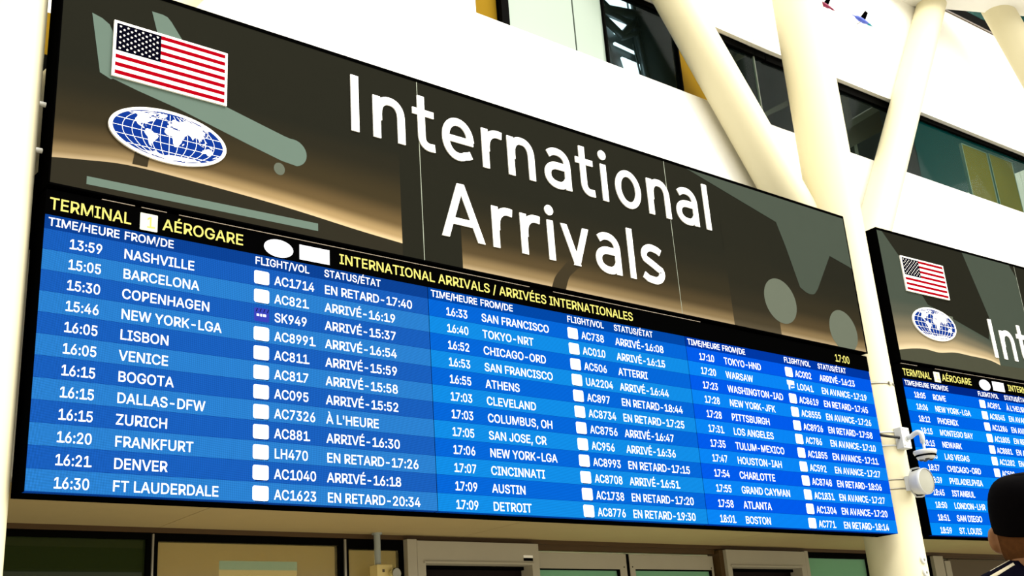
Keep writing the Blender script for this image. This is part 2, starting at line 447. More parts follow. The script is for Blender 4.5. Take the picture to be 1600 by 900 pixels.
GCAP=254
GSPACE=94
GLYPHS={
'A':(240,'8 0 101 254 138 254 231 0 198 0 144 151 140 161 136 173 132 186 127 201 122 219 116 239 123 239 117 219 111 201 106 185 102 172 98 161 95 151 43 0|55 71 55 99 185 99 185 71'),
'B':(228,'30 0 30 254 121 254 137 253 152 250 164 245 175 239 184 230 190 221 195 210 198 199 199 187 198 177 197 168 193 160 189 153 184 148 178 143 172 139 165 136 157 133 157 131 166 130 174 127 182 123 189 117 196 110 201 102 205 92 208 81 209 68 208 56 205 44 200 33 193 24 184 16 172 9 158 4 142 1 123 0|62 29 122 29 140 30 154 34 165 40 172 48 176 58 178 68 177 77 175 85 171 92 166 99 160 104 153 109 144 113 135 115 124 115 62 115|62 143 119 143 128 143 136 145 144 148 151 152 157 157 162 163 165 170 167 178 168 186 167 197 163 206 156 214 147 221 135 225 120 226 62 226'),
'C':(255,'134 -3 113 -2 93 4 75 12 59 25 46 40 35 58 27 78 22 101 20 127 22 153 27 176 35 197 46 215 59 230 75 242 93 251 113 256 134 258 146 257 158 255 170 252 181 248 191 242 201 236 210 228 217 219 224 209 229 198 234 187 236 174 204 174 202 183 199 190 195 197 190 204 185 209 179 214 172 218 165 222 158 224 150 226 142 228 134 228 119 227 105 223 92 216 80 207 71 196 62 182 57 166 53 148 52 127 53 107 57 88 63 72 71 59 80 47 92 38 105 32 119 28 134 26 142 27 150 28 158 30 165 33 172 36 179 40 185 45 190 51 195 57 199 64 202 72 204 80 236 80 234 68 229 56 224 45 217 36 210 27 201 19 192 12 181 7 170 2 159 -1 146 -3'),
'D':(251,'109 0 48 0 48 29 107 29 127 30 144 34 159 40 171 49 182 61 189 75 195 90 198 108 200 128 198 147 195 165 190 180 182 194 172 205 160 214 145 221 129 225 110 226 47 226 47 254 113 254 136 253 157 248 176 239 192 228 206 213 217 196 225 175 229 153 231 128 229 102 224 80 217 59 206 42 192 27 175 15 156 7 134 2|62 254 62 0 30 0 30 254'),
'E':(209,'30 0 30 254 186 254 186 226 62 226 62 143 178 143 178 114 62 114 62 29 188 29 188 0'),
'F':(205,'30 0 30 254 185 254 185 226 62 226 62 139 173 139 173 111 62 111 62 0'),
'G':(260,'134 -3 113 -2 93 4 75 13 59 25 45 40 35 58 27 78 22 102 20 127 22 153 27 176 35 197 45 215 59 230 74 242 92 251 112 256 132 258 146 257 158 255 170 252 181 247 192 242 202 235 210 227 218 218 225 208 230 198 234 186 237 174 204 174 201 182 198 190 194 197 189 203 184 208 178 213 172 218 165 221 158 224 150 226 141 227 133 228 118 227 104 223 92 216 80 207 70 196 62 182 57 166 53 148 52 127 53 107 57 88 63 72 71 59 81 47 92 38 105 32 119 28 134 26 148 27 161 31 172 36 183 43 191 51 198 62 203 74 206 87 207 101 217 100 141 100 141 128 239 128 239 100 237 80 233 62 225 45 215 31 203 19 188 9 172 2 154 -2'),
'H':(258,'30 0 30 254 62 254 62 144 196 144 196 254 228 254 228 0 196 0 196 116 62 116 62 0'),
'I':(150,'16 0 16 29 59 29 59 226 16 226 16 254 135 254 135 226 91 226 91 29 135 29 135 0'),
'J':(198,'93 -3 71 -1 53 5 38 16 26 31 19 50 17 73 17 86 49 86 49 73 50 58 54 47 61 37 70 30 80 26 93 25 105 26 115 30 124 37 131 47 135 58 136 73 136 254 168 254 168 73 166 50 159 31 147 16 132 5 113 -1'),
'K':(233,'52 73 52 108 58 116 64 123 70 131 75 138 81 145 87 152 93 159 100 165 106 172 182 254 224 254 116 138 114 138|30 0 30 254 62 254 62 167 62 112 62 97 62 0|186 0 94 130 114 155 224 0'),
'L':(196,'30 0 30 254 62 254 62 29 181 29 181 0'),
'M':(314,'30 0 30 254 76 254 139 94 144 79 150 61 156 42 161 24 154 24 159 41 165 61 171 79 176 94 238 254 284 254 284 0 252 0 252 145 252 163 253 184 253 207 253 229 256 229 254 221 251 213 249 205 241 181 234 161 228 145 171 0 143 0 85 145 80 160 72 181 65 204 56 229 59 229 60 208 60 186 61 164 61 145 61 0'),
'N':(262,'30 0 30 254 68 254 172 91 174 87 178 82 181 75 185 69 189 61 194 53 198 45 203 36 207 27 202 27 202 36 201 45 200 54 200 63 200 71 200 79 199 97 199 254 232 254 232 0 193 0 101 145 89 165 84 173 79 181 74 191 54 226 60 227 61 192 62 164 62 145 62 0'),
'O':(267,'133 -3 112 -2 93 4 75 12 59 25 46 40 35 58 27 78 22 101 20 127 22 153 27 176 35 197 46 215 59 230 75 242 93 251 112 256 133 258 155 256 174 251 192 242 208 230 221 215 232 197 240 176 245 153 247 127 245 101 240 78 232 58 221 40 208 25 192 12 174 4 155 -2|133 26 148 28 162 32 175 38 186 47 196 58 204 72 210 88 214 106 215 127 214 148 210 166 204 182 196 196 186 207 175 216 162 223 148 227 133 228 119 227 105 223 92 216 81 207 71 196 63 182 57 166 53 148 52 127 53 106 57 88 63 72 71 58 81 47 92 38 105 32 119 28'),
'P':(222,'30 0 30 254 118 254 136 253 152 250 166 244 178 236 187 226 195 215 200 202 203 189 204 174 203 159 200 145 195 133 187 121 178 112 166 104 152 98 136 94 118 93 55 93 55 121 116 121 129 122 139 124 149 128 156 133 162 139 167 147 170 155 172 164 172 174 172 184 170 193 167 201 162 208 156 214 148 219 139 223 129 225 116 226 62 226 62 0'),
'Q':(267,'123 80 156 80 185 42 192 32 234 -24 200 -24 173 13 166 23|133 -3 112 -2 93 4 75 12 59 25 46 40 35 58 27 78 22 101 20 127 22 153 27 176 35 197 46 215 59 230 75 242 93 251 112 256 133 258 155 256 174 251 192 242 208 230 221 215 232 197 240 176 245 153 247 127 245 101 240 78 232 58 221 40 208 25 192 12 174 4 155 -2|133 26 148 28 162 32 175 38 186 47 196 58 204 72 210 88 214 106 215 127 214 148 210 166 204 182 196 196 186 207 175 216 162 223 148 227 133 228 119 227 105 223 92 216 81 207 71 196 63 182 57 166 53 148 52 127 53 106 57 88 63 72 71 58 81 47 92 38 105 32 119 28'),
'R':(224,'30 0 30 254 118 254 136 253 153 250 167 244 178 237 188 227 195 217 200 204 204 191 205 176 204 161 200 148 195 136 188 125 178 116 166 109 152 103 136 100 118 99 48 99 48 128 117 128 129 128 140 130 149 133 156 138 162 143 167 150 170 158 172 167 173 176 172 186 170 194 167 202 162 209 156 215 149 220 140 223 129 225 116 226 62 226 62 0|177 0 115 115 151 115 214 0'),
'S':(223,'112 -4 94 -3 78 0 64 5 51 11 41 20 32 30 25 42 21 54 19 68 52 68 54 59 57 51 62 44 68 38 75 33 83 29 92 27 102 25 112 25 123 25 133 27 143 30 151 34 159 40 165 46 169 53 172 61 173 70 172 77 170 84 166 89 161 94 155 99 148 102 140 106 132 108 122 111 92 120 72 126 56 135 43 145 34 156 28 170 26 186 27 200 31 213 37 224 46 234 57 242 69 249 83 254 97 257 114 258 130 257 145 254 158 249 170 242 180 234 189 224 195 213 199 202 200 189 169 189 166 201 160 211 151 219 140 225 127 228 112 229 102 229 92 227 84 224 76 220 70 215 64 209 61 203 58 195 58 188 58 180 61 173 65 167 71 162 78 158 85 154 92 151 99 149 106 147 132 140 140 137 148 135 156 132 164 128 172 124 179 119 186 113 192 106 197 99 201 90 203 80 204 69 203 56 199 43 193 32 185 21 174 13 162 5 147 0 130 -3'),
'T':(224,'16 226 16 254 208 254 208 226 128 226 128 0 96 0 96 226'),
'U':(259,'129 -4 110 -3 93 1 77 8 63 17 52 27 42 40 36 54 31 70 30 87 30 254 62 254 62 89 63 77 66 66 70 57 77 48 84 40 94 34 104 29 116 27 129 26 143 27 155 29 165 34 175 40 182 48 188 57 193 66 195 77 196 89 196 254 229 254 229 87 227 70 223 54 216 40 207 27 195 17 182 8 166 1 149 -3'),
'V':(240,'102 0 8 254 42 254 96 103 99 94 103 82 108 69 113 53 118 35 124 15 117 15 123 36 129 54 133 69 138 82 142 94 145 103 197 254 231 254 139 0'),
'W':(343,'78 0 8 254 41 254 82 98 84 90 86 81 88 73 93 47 95 38 97 29 98 20 95 20 96 29 98 38 100 47 102 55 104 64 106 73 112 98 153 254 190 254 231 98 233 90 235 81 237 73 243 47 245 38 247 29 249 20 244 20 246 29 248 38 249 47 251 55 253 64 255 73 261 98 302 254 335 254 265 0 228 0 184 161 181 172 178 184 176 196 173 209 170 222 168 237 175 237 172 223 170 210 167 197 165 185 162 173 159 161 115 0'),
'X':(237,'9 0 109 142 109 118 15 254 52 254 89 200 94 193 98 186 102 181 105 175 109 170 112 164 115 159 118 153 122 146 116 146 126 164 129 170 132 175 136 181 149 200 187 254 223 254 129 119 129 143 228 0 191 0 146 65 134 83 131 88 128 93 125 98 122 103 119 109 115 116 122 116 119 109 116 104 113 98 110 93 106 88 103 83 91 65 46 0'),
'Y':(236,'102 0 102 104 8 254 46 254 96 172 101 163 107 155 111 146 116 137 120 127 125 115 112 115 116 127 121 137 126 146 130 155 135 164 140 172 191 254 228 254 134 104 134 0'),
'Z':(219,'21 0 21 23 137 193 142 200 147 208 153 215 159 223 165 230 170 238 174 227 164 227 153 226 143 226 132 226 122 226 111 226 20 226 20 254 198 254 198 231 84 64 79 56 73 48 67 40 49 17 45 27 55 28 66 28 76 28 86 28 97 28 107 29 200 29 200 0'),
'0':(227,'113 -3 95 -2 79 3 65 12 53 24 42 39 34 57 29 77 25 101 24 127 25 153 29 177 35 197 43 215 53 230 65 242 79 251 95 256 113 258 131 256 147 251 161 242 174 230 184 215 192 197 198 177 201 153 203 127 201 101 198 77 192 57 184 39 174 24 162 12 147 3 131 -2|113 25 125 26 136 30 145 37 153 46 160 58 165 72 169 88 171 107 172 127 171 148 169 166 165 182 160 197 153 208 145 218 136 224 125 228 113 230 101 228 91 224 82 218 73 208 67 197 62 182 58 166 55 148 55 127 55 107 58 88 62 72 67 58 73 46 82 37 91 30 101 26'),
'1':(227,'38 0 38 27 195 27 195 0|138 254 138 0 106 0 106 224 105 224 43 179 43 213 99 254'),
'2':(227,'32 0 32 24 117 114 126 124 134 133 141 141 147 149 152 156 155 163 158 170 160 178 160 186 159 194 157 202 154 209 149 215 143 220 137 224 129 227 121 229 112 230 102 229 94 227 86 224 79 219 74 213 69 207 66 199 64 190 64 181 33 181 34 196 37 209 43 221 51 232 60 241 72 248 84 253 98 257 112 258 127 257 141 254 153 248 164 241 173 233 181 223 186 211 189 199 191 186 190 177 188 168 185 159 181 150 175 140 168 129 159 118 147 105 133 90 76 30 76 28 195 28 195 0'),
'3':(227,'109 -3 94 -2 80 0 66 5 54 11 44 19 35 29 28 40 24 52 22 66 55 66 56 58 59 50 63 44 69 38 75 33 83 30 91 27 100 25 109 25 119 26 129 27 138 30 145 35 152 40 157 46 161 54 164 63 165 72 164 81 162 90 158 98 153 105 146 112 137 117 127 121 115 123 101 124 78 124 78 150 144 224 144 226 35 226 35 254 186 254 186 230 106 139 106 144 124 145 140 143 154 138 167 131 177 122 185 111 192 99 195 86 196 72 195 58 191 45 185 33 177 22 166 13 154 6 141 1 125 -2'),
'4':(227,'20 53 20 79 123 254 155 254 54 83 54 81 207 81 207 53|141 0 141 61 141 73 141 159 171 159 171 0'),
'5':(227,'111 -3 96 -2 82 1 70 6 59 12 49 20 41 30 35 41 32 53 30 65 61 65 62 58 65 51 69 44 74 39 80 34 87 30 94 27 102 26 111 25 120 26 130 28 138 32 146 38 152 44 157 52 161 61 163 71 164 81 163 92 161 101 157 111 151 119 145 125 137 131 129 135 119 138 109 138 100 138 92 137 84 134 76 131 69 127 64 123 34 126 48 254 183 254 183 226 75 226 67 151 74 155 81 159 89 162 97 165 106 166 115 167 126 166 137 164 147 160 156 156 165 150 172 143 179 134 185 125 189 116 193 105 195 94 195 82 194 66 191 51 184 38 176 26 166 16 154 8 141 1 126 -2'),
'6':(227,'113 -3 98 -2 84 1 71 7 60 15 50 25 42 37 36 51 33 65 32 81 33 93 35 106 40 119 47 134 56 151 69 170 126 254 161 254 75 131 73 131 75 135 79 140 83 144 87 148 92 151 98 153 104 155 110 157 117 157 132 156 146 153 158 147 169 140 178 131 185 120 190 107 193 94 194 79 193 63 190 49 184 36 176 25 166 15 155 7 142 1 128 -2|113 24 123 25 131 27 139 31 146 37 152 43 157 51 161 59 163 69 164 79 163 89 161 98 157 107 152 114 146 121 139 126 131 130 123 132 113 133 104 132 95 130 87 126 80 121 74 114 69 107 65 99 63 89 62 79 63 69 65 59 69 51 74 43 80 37 87 31 95 27 104 25'),
'7':(227,'48 0 162 224 162 226 31 226 31 254 195 254 195 224 82 0'),
'8':(227,'113 -3 97 -2 82 1 68 6 56 13 45 21 37 31 31 42 27 54 26 68 27 78 29 88 33 98 37 106 43 114 51 121 58 126 67 130 76 132 65 138 55 145 46 154 40 165 36 177 35 190 36 203 40 214 45 225 53 234 62 242 73 249 85 254 99 257 113 258 128 257 141 254 153 249 164 242 173 234 181 225 186 214 190 203 191 190 190 177 186 165 180 154 171 145 162 138 150 133 159 130 168 126 176 121 183 114 189 106 194 98 197 88 200 78 200 68 199 54 195 42 189 31 181 21 171 13 158 6 145 1 130 -2|113 25 124 25 134 27 142 30 150 34 156 40 161 46 165 53 168 61 168 69 168 78 165 87 161 94 156 101 149 107 141 111 133 115 123 117 113 118 103 117 93 115 85 111 77 107 70 101 65 94 61 87 58 78 58 69 58 61 61 53 64 46 70 40 76 34 84 30 92 27 102 25|113 145 122 145 130 147 137 150 144 154 149 159 154 165 157 172 159 180 160 188 159 196 157 203 154 210 149 216 144 221 138 225 130 228 122 229 113 230 104 229 96 228 89 225 82 221 77 216 72 210 69 203 67 196 66 188 67 180 69 172 72 165 77 159 82 154 89 150 96 147 104 145'),
'9':(227,'113 258 128 257 142 253 155 247 166 239 176 229 184 217 190 204 193 189 194 173 194 161 191 148 186 135 180 120 170 103 158 84 100 0 65 0 151 124 154 124 151 119 148 115 144 111 139 107 134 104 128 101 122 99 116 98 109 97 94 98 81 102 69 107 58 114 49 124 41 134 36 147 33 161 32 176 33 191 36 205 42 218 50 230 60 239 71 247 84 253 98 257|113 230 104 229 95 227 87 223 80 218 74 211 69 204 66 195 63 186 63 176 63 166 66 156 69 148 74 140 80 134 87 129 95 125 104 122 113 122 123 122 131 125 139 129 146 134 152 140 157 147 161 156 163 165 164 175 163 185 161 195 157 204 152 211 146 218 139 223 131 227 123 229'),
':':(94,'48 -2 42 -1 36 1 31 4 28 9 26 15 25 20 26 27 28 32 31 37 36 40 42 43 48 43 54 43 59 40 64 37 68 32 70 27 71 20 70 15 68 9 64 4 59 1 54 -1|48 135 42 136 36 138 31 142 28 147 26 152 25 158 26 164 28 170 31 174 36 178 42 180 48 181 54 180 59 178 64 174 68 170 70 164 71 158 70 152 68 147 64 142 59 138 54 136'),
'-':(227,'168 122 168 94 57 94 57 122'),
'/':(125,'117 266 36 -38 7 -38 89 266'),
',':(94,'19 -60 34 36 68 36 42 -60'),
'.':(94,'48 -2 42 -1 36 1 31 4 28 9 26 15 25 20 26 27 28 32 31 37 36 40 42 43 48 43 54 43 59 40 64 37 68 32 70 27 71 20 70 15 68 9 64 4 59 1 54 -1'),
"'":(103,'39 159 35 254 68 254 64 159'),
'É':(209,'30 0 30 254 186 254 186 226 62 226 62 143 178 143 178 114 62 114 62 29 188 29 188 0|95 279 119 329 153 329 121 279'),
'À':(240,'8 0 101 254 138 254 231 0 198 0 144 151 140 161 136 173 132 186 127 201 122 219 116 239 123 239 117 219 111 201 106 185 102 172 98 161 95 151 43 0|55 71 55 99 185 99 185 71|108 279 75 329 109 329 133 279')}

# ------------------------------------------------------------------ the hall
YW = 0.75          # face of the white fascia above the doors
YD = 1.65          # door line under the soffit
ZS = 2.737         # soffit
ZP = 7.38          # top of the fascia / sill of the gallery glazing
ZU = 8.42          # underside of the upper wall
ARZ = math.radians(-1.7)
AR = (8.3, YW, 0)  # the wall bends slightly here


def right(o):
    o.location = AR
    o.rotation_euler = (0, 0, ARZ)
    return o


b = MB(); b.box(-9, 19, -14, 5.2, -0.2, 0)
struct(b.build('floor', 'floor'))


def wall_panels(x0, x1, z0, z1, joints, dp=0.12):
    """white cladding with thin open joints"""
    b = MB()
    xs = [x0] + [j for j in joints if x0 < j < x1] + [x1]
    for i in range(len(xs) - 1):
        g0 = 0.004 if i else 0
        g1 = 0.004 if i < len(xs) - 2 else 0
        b.box(xs[i] + g0, xs[i + 1] - g1, 0, dp, z0, z1)
    b.box(x0, x1, dp - 0.01, dp, z0, z1)
    return b


o = struct(wall_panels(-9, 8.3, ZS + 0.08, ZP, [-0.3, 8.06]).build('wall_front', 'white_wall')); o.location = (0, YW, 0)
right(struct(wall_panels(0, 10.5, ZS + 0.08, ZP, []).build('wall_right', 'white_wall')))
o = struct(wall_panels(-9, 8.3, ZU, 10.43, [8.03], 0.07).build('wall_front', 'white_wall')); o.location = (0, YW, 0)
right(struct(wall_panels(0, 10.5, ZU, 10.43, [5.06], 0.07).build('wall_right', 'white_wall')))
b = MB(); b.box(-9, 8.3, 0, 0.12, 11.6, 13.0)
o = struct(b.build('wall_upper', 'white_wall')); o.location = (0, YW, 0)
b = MB(); b.box(0, 10.5, 0, 0.12, 11.6, 13.0)
right(struct(b.build('wall_upper', 'white_wall')))

# soffit over the entrance, three boards with thin joints, and a brown trim at its back
b = MB()
sx = [-9, 1.4, 4.05, 7.1, 9.7, 12.35, 19]
for i in range(len(sx) - 1):
    b.box(sx[i] + 0.003, sx[i + 1] - 0.003, 0.70, YD + 0.12, ZS, ZS + 0.03)
b.box(-9, 19, 0.70, YD + 0.12, ZS + 0.028, ZS + 0.08)
struct(b.build('ceiling_soffit', 'soffit'))
b = MB()
b.box(-9, 19, YD, YD + 0.1, 2.70, ZS)
b.box(4.86, 7.27, YD + 0.03, YD + 0.1, 2.655, 2.70)
b.box(11.4, 19, YD + 0.02, YD + 0.1, 2.675, 2.70)
struct(b.build('trim_1', 'brown'))

# white roof lining high above the front of the hall
b = MB()
poly = [(11.0, 0.73), (11.53, 0.73), (13.39, -0.12), (18.0, -2.33), (17.7, -3.0), (11.2, 0.1)]
b.idx([(x, y, 10.2) for x, y in poly] + [(x, y, 10.35) for x, y in poly],
      [tuple(range(6))[::-1], tuple(range(6, 12))] + [(i, (i + 1) % 6, 6 + (i + 1) % 6, 6 + i) for i in range(6)])
struct(b.build('ceiling', 'canopy'))

# ---------------------------------------------------------------- gallery behind the glazing
b = MB()
b.box(-2, 19, YW + 0.13, 5.2, 7.1, 7.25)
struct(b.build('floor_gallery', 'gallery'))
b = MB(); b.box(-2, 19, YW + 0.2, 5.2, 10.36, 10.42)
struct(b.build('ceiling_gallery', 'gallery'))
b = MB(); b.box(-2, 19, 5.0, 5.2, 7.25, 10.36)
struct(b.build('wall_gallery', 'gallery'))


def pane(name, x0, x1, z0, z1, gm, y=0.10, fr=0.0, top=0.05, place=None):
    """a glazed bay: black frame with one pane"""
    f = MB()
    f.box(x0, x1, y - 0.03, y + 0.05, z1 - top, z1)
    if fr:
        f.box(x0, x0 + fr, y - 0.03, y + 0.05, z0, z1 - top)
        f.box(x1 - fr, x1, y - 0.03, y + 0.05, z0, z1 - top)
    f.box(x0, x1, y - 0.03, y + 0.05, z0, z0 + 0.015)
    fo = struct(f.build(name, 'black_frame'))
    g = MB()
    g.box(x0 + fr, x1 - fr, y, y + 0.012, z0 + 0.015, z1 - top)
    g.build('glass_pane', gm, fo)
    if place:
        place(fo)
    else:
        fo.location = (0, YW, 0)
    return fo


pane('window_1', 4.24, 5.215, ZP, ZU, 'glass_milk', fr=0.0)
pane('window_2', 5.235, 5.63, ZP, ZU, 'glass_milk', fr=0.0)
pane('window_3', 5.635, 6.75, ZP, ZU, 'glass_dark', fr=0.02)
pane('window_4', 7.49, 8.106, ZP, ZU, 'glass_dark', fr=0.0, top=0.09)
pane('window_5', 8.114, 8.29, ZP, ZU, 'glass_dark', fr=0.0, top=0.09)
pane('window_6', 0.005, 2.90, ZP, ZU, 'glass_dark', top=0.10, place=right)
pane('window_7', 2.91, 5.55, ZP, ZU, 'glass_teal', top=0.06, place=right)
pane('window_8', 5.57, 8.5, ZP, ZU, 'glass_teal', top=0.06, place=right)
pane('window_9', 0.0, 10.4, 10.62, 11.58, 'glass_teal', y=0.10, top=0.02, place=right)
pane('window_10', -9, 8.28, 10.46, 11.58, 'glass_teal', y=0.10, top=0.02)
b = MB(); b.box(8.106, 8.114, YW + 0.09, YW + 0.118, ZP, ZU - 0.09); struct(b.build('trim_14', 'seam'))
MT['teal_grey'] = pmat('teal grey backing', (0, 0, 0), 0.7, 0.1, var=0.2, scale=1.5, alb=(0.06, 0.115, 0.12))
b = MB(); b.box(-9, 19, 1.1, 1.2, 10.42, 13.5); struct(b.build('glazing_backing', 'teal_grey'))  # added dark backing, keeps bright sky from showing through the high glazing
# black reveal that closes the gap under the high glazing
b = MB(); b.box(-0.02, 10.5, 0.03, 0.14, 10.43, 10.66)
right(struct(b.build('trim_2', 'black_frame')))
b = MB(); b.box(-0.02, 10.5, -0.015, 0.05, 10.415, 10.445)
right(struct(b.build('trim_3', 'brown')))
b = MB(); b.box(-9, 8.3, 0.03, 0.14, 10.43, 10.52)
o = struct(b.build('trim_2', 'black_frame')); o.location = (0, YW, 0)
# black mullion between the wood panel and the milky panes
b = MB(); b.box(4.24, 4.33, YW + 0.05, YW + 0.16, ZP, ZU)
struct(b.build('trim_4', 'black_frame'))
b = MB(); b.box(-9, 3.9, YW + 0.02, YW + 0.14, ZP, ZU)
struct(b.build('wall_infill', 'white_wall'))


def panel(label, x0, x1, z0, z1, y0, y1, place=None, frame=None):
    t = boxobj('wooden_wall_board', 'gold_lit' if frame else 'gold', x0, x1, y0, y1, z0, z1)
    tag(t, label, 'wood panel')
    if frame:
        e = MB()
        e.box(x0 - 0.015, x0, y0 - 0.004, y1, z0, z1 + 0.012); e.box(x1, x1 + 0.015, y0 - 0.004, y1, z0, z1 + 0.012)
        e.box(x0, x1, y0 - 0.004, y1, z1, z1 + 0.012)
        e.build('edge_trim', 'silver', t)
    if place:
        place(t)
    return t


panel('small golden wood panel beside the black mullion, left of the milky glass', 3.90, 4.24, 7.26, ZU + 0.6, YW + 0.13, YW + 0.17)
panel('golden wood panel beside the dark glass, right of the reflected steel truss', 6.75, 7.49, 7.26, ZU + 0.6, YW + 0.13, YW + 0.17)
panel('golden wood panel behind the teal glass, nearer the leaning column', 4.19, 4.80, 7.26, 8.29, 0.15, 0.19, right, True)
panel('golden wood panel behind the teal glass, at the right edge of the photo', 4.88, 5.47, 7.26, 8.30, 0.15, 0.19, right, True)

light('gallery_fill', 'AREA', (9.5, 2.6, 10.3), (9.5, 2.6, 7), 45, (1.0, 0.95, 0.85), 8, 1.0)  # added fill with no fitting, lifts the dark gallery interior
tag(boxobj('wood_strip', 'gold', 0.02, 0.20, 0.715, 0.745, 5.70, 6.03), 'narrow golden wood strip on the wall between left column and big sign', 'wood strip')
tag(boxobj('wall_plate', 'black_frame', 0.02, 0.20, 0.71, 0.745, 4.3, 5.70), 'dark plate on the wall in the gap between left column and big sign', 'plate')
# hall roof reflection in window_3, built as dark steel behind the glass
t = thing('reflected_steel_frame', 'reflected roof truss and round column, built behind the dark glass above the sign', 'reflection', (6.3, 1.5, 7.25))


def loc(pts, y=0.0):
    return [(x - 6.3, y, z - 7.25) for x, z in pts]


b = MB(); b.tube(loc([(6.28, 8.75), (6.34, 8.35), (6.42, 8.0), (6.55, 7.26)]), 0.02); b.build('edge_tube', 'reflected_dark', t)
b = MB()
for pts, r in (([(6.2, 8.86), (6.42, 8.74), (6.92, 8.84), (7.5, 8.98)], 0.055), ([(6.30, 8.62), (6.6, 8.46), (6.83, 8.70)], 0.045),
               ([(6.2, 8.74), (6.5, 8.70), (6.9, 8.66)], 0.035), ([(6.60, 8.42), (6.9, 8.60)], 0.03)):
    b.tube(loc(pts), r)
b.build('truss', 'reflected_dark', t)
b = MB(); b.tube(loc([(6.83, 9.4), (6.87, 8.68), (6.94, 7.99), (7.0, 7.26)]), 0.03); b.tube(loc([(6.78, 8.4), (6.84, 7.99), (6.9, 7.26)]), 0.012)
b.build('post', 'reflected_dark', t)
b = MB(); b.tube(loc([(7.08, 9.5), (7.16, 8.9), (7.20, 8.4), (7.24, 7.95), (7.28, 7.26)], 0.05), [0.2, 0.25, 0.285, 0.28, 0.27], n=28); b.build('round_column', 'reflected_dark', t)
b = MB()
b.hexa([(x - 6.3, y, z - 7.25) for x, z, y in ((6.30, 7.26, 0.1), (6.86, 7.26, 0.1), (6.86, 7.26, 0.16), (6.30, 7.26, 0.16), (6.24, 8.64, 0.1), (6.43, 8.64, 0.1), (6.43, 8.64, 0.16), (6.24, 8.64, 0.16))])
b.build('leaning_blade', 'reflected_dark', t)
lit = MB()  # glowing sheets added for the sky reflected in the dark glass
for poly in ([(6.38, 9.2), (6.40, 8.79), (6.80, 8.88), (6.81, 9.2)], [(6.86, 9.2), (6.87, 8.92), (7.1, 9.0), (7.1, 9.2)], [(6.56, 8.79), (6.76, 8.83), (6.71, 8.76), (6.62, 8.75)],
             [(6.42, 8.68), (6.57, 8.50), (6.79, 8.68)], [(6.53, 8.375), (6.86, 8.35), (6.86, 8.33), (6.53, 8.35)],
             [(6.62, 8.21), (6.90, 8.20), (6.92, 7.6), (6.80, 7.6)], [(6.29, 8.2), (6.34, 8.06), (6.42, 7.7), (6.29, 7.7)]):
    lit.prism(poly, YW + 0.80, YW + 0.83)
o = lit.build('reflected_sky_panes', 'reflected_sky'); struct(o)
b = MB(); b.box(5.55, 8.25, YW + 0.86, YW + 0.90, 7.26, 10.3); struct(b.build('reflection_backing', 'reflected_dark'))  # added dark sheet that backs the reflection shapes

# beams inside the gallery, seen left of and right of the big column
b = MB(); b.hexa([(8.36, 1.40, 8.58), (9.0, 1.40, 9.0), (9.0, 1.5, 9.0), (8.36, 1.5, 8.58), (8.36, 1.40, 8.66), (9.0, 1.40, 9.09), (9.0, 1.5, 9.09), (8.36, 1.5, 8.66)])
b.hexa([(8.85, 1.40, 7.97), (9.45, 1.40, 8.32), (9.45, 1.5, 8.32), (8.85, 1.5, 7.97), (8.85, 1.40, 8.03), (9.45, 1.40, 8.40), (9.45, 1.5, 8.40), (8.85, 1.5, 8.03)])
b.box(8.6, 8.64, 1.5, 1.54, 7.25, 10.36)
tag(b.build('gallery_brace', 'gallery_beam'), 'thin sloping grey braces behind the dark glass left of the thick column', 'beam')
t = thing('gallery_beam', 'sloping pale edged beam behind the dark glass between the two columns', 'beam', (10.3, 1.3, 7.25))
b = MB(); b.hexa([(x, y, z) for x, z, y in ((0.05, 0.86, 0), (1.15, 1.53, 0), (1.15, 1.53, 0.2), (0.05, 0.86, 0.2), (0.05, 0.96, 0), (1.15, 1.63, 0), (1.15, 1.63, 0.2), (0.05, 0.96, 0.2))])
b.build('top_edge', 'gallery_beam', t)
b = MB(); b.hexa([(x, y, z) for x, z, y in ((0.05, 0.60, 0.02), (1.15, 1.22, 0.02), (1.15, 1.22, 0.2), (0.05, 0.60, 0.2), (0.05, 0.86, 0.02), (1.15, 1.53, 0.02), (1.15, 1.53, 0.2), (0.05, 0.86, 0.2))])
b.build('web', 'gallery_brown', t)
b = MB(); b.box(0.42, 0.50, 0.06, 0.12, 0, 3.1); b.build('post', 'gallery_beam', t)

# ---------------------------------------------------------------- entrance: windows and doors under the soffit
b = MB(); b.box(-9, 19, 4.9, 5.1, 0, 2.75); struct(b.build('wall_corridor', 'soffit'))
b = MB(); b.box(-9, 19, YD + 0.12, 5.1, 2.76, 2.84); struct(b.build('ceiling_corridor', 'white_wall'))
light('corridor_fill', 'AREA', (3.0, 3.6, 2.7), (3.0, 3.4, 0), 130, (1.0, 0.9, 0.7), 5, 0.6)  # added warm fill that gives the frosted panes their beige
light('corridor_fill', 'AREA', (9.5, 3.6, 2.7), (9.5, 3.4, 0), 40, (1.0, 0.93, 0.78), 4, 0.6)  # second added fill, behind the green glass


def shopwin(name, x0, x1, ztop, gm, jl=0.03, jr=0.03):
    f = MB()
    f.box(x0, x1, YD, YD + 0.08, ztop, 2.70)
    f.box(x0, x0 + jl, YD, YD + 0.08, 0, ztop)
    f.box(x1 - jr, x1, YD, YD + 0.08, 0, ztop)
    f.box(x0, x1, YD, YD + 0.08, 0, 0.06)
    o = struct(f.build(name, 'black_frame'))
    g = MB(); g.box(x0 + jl, x1 - jr, YD + 0.04, YD + 0.052, 0.06, ztop)
    g.build('glass_pane', gm, o)
    return o


def mullion(name, x0, x1, mat='silver', z1=2.69, y0=-0.015):
    b = MB(); b.box(x0, x1, YD + y0, YD + 0.06, 0, z1)
    return struct(b.build(name, mat))


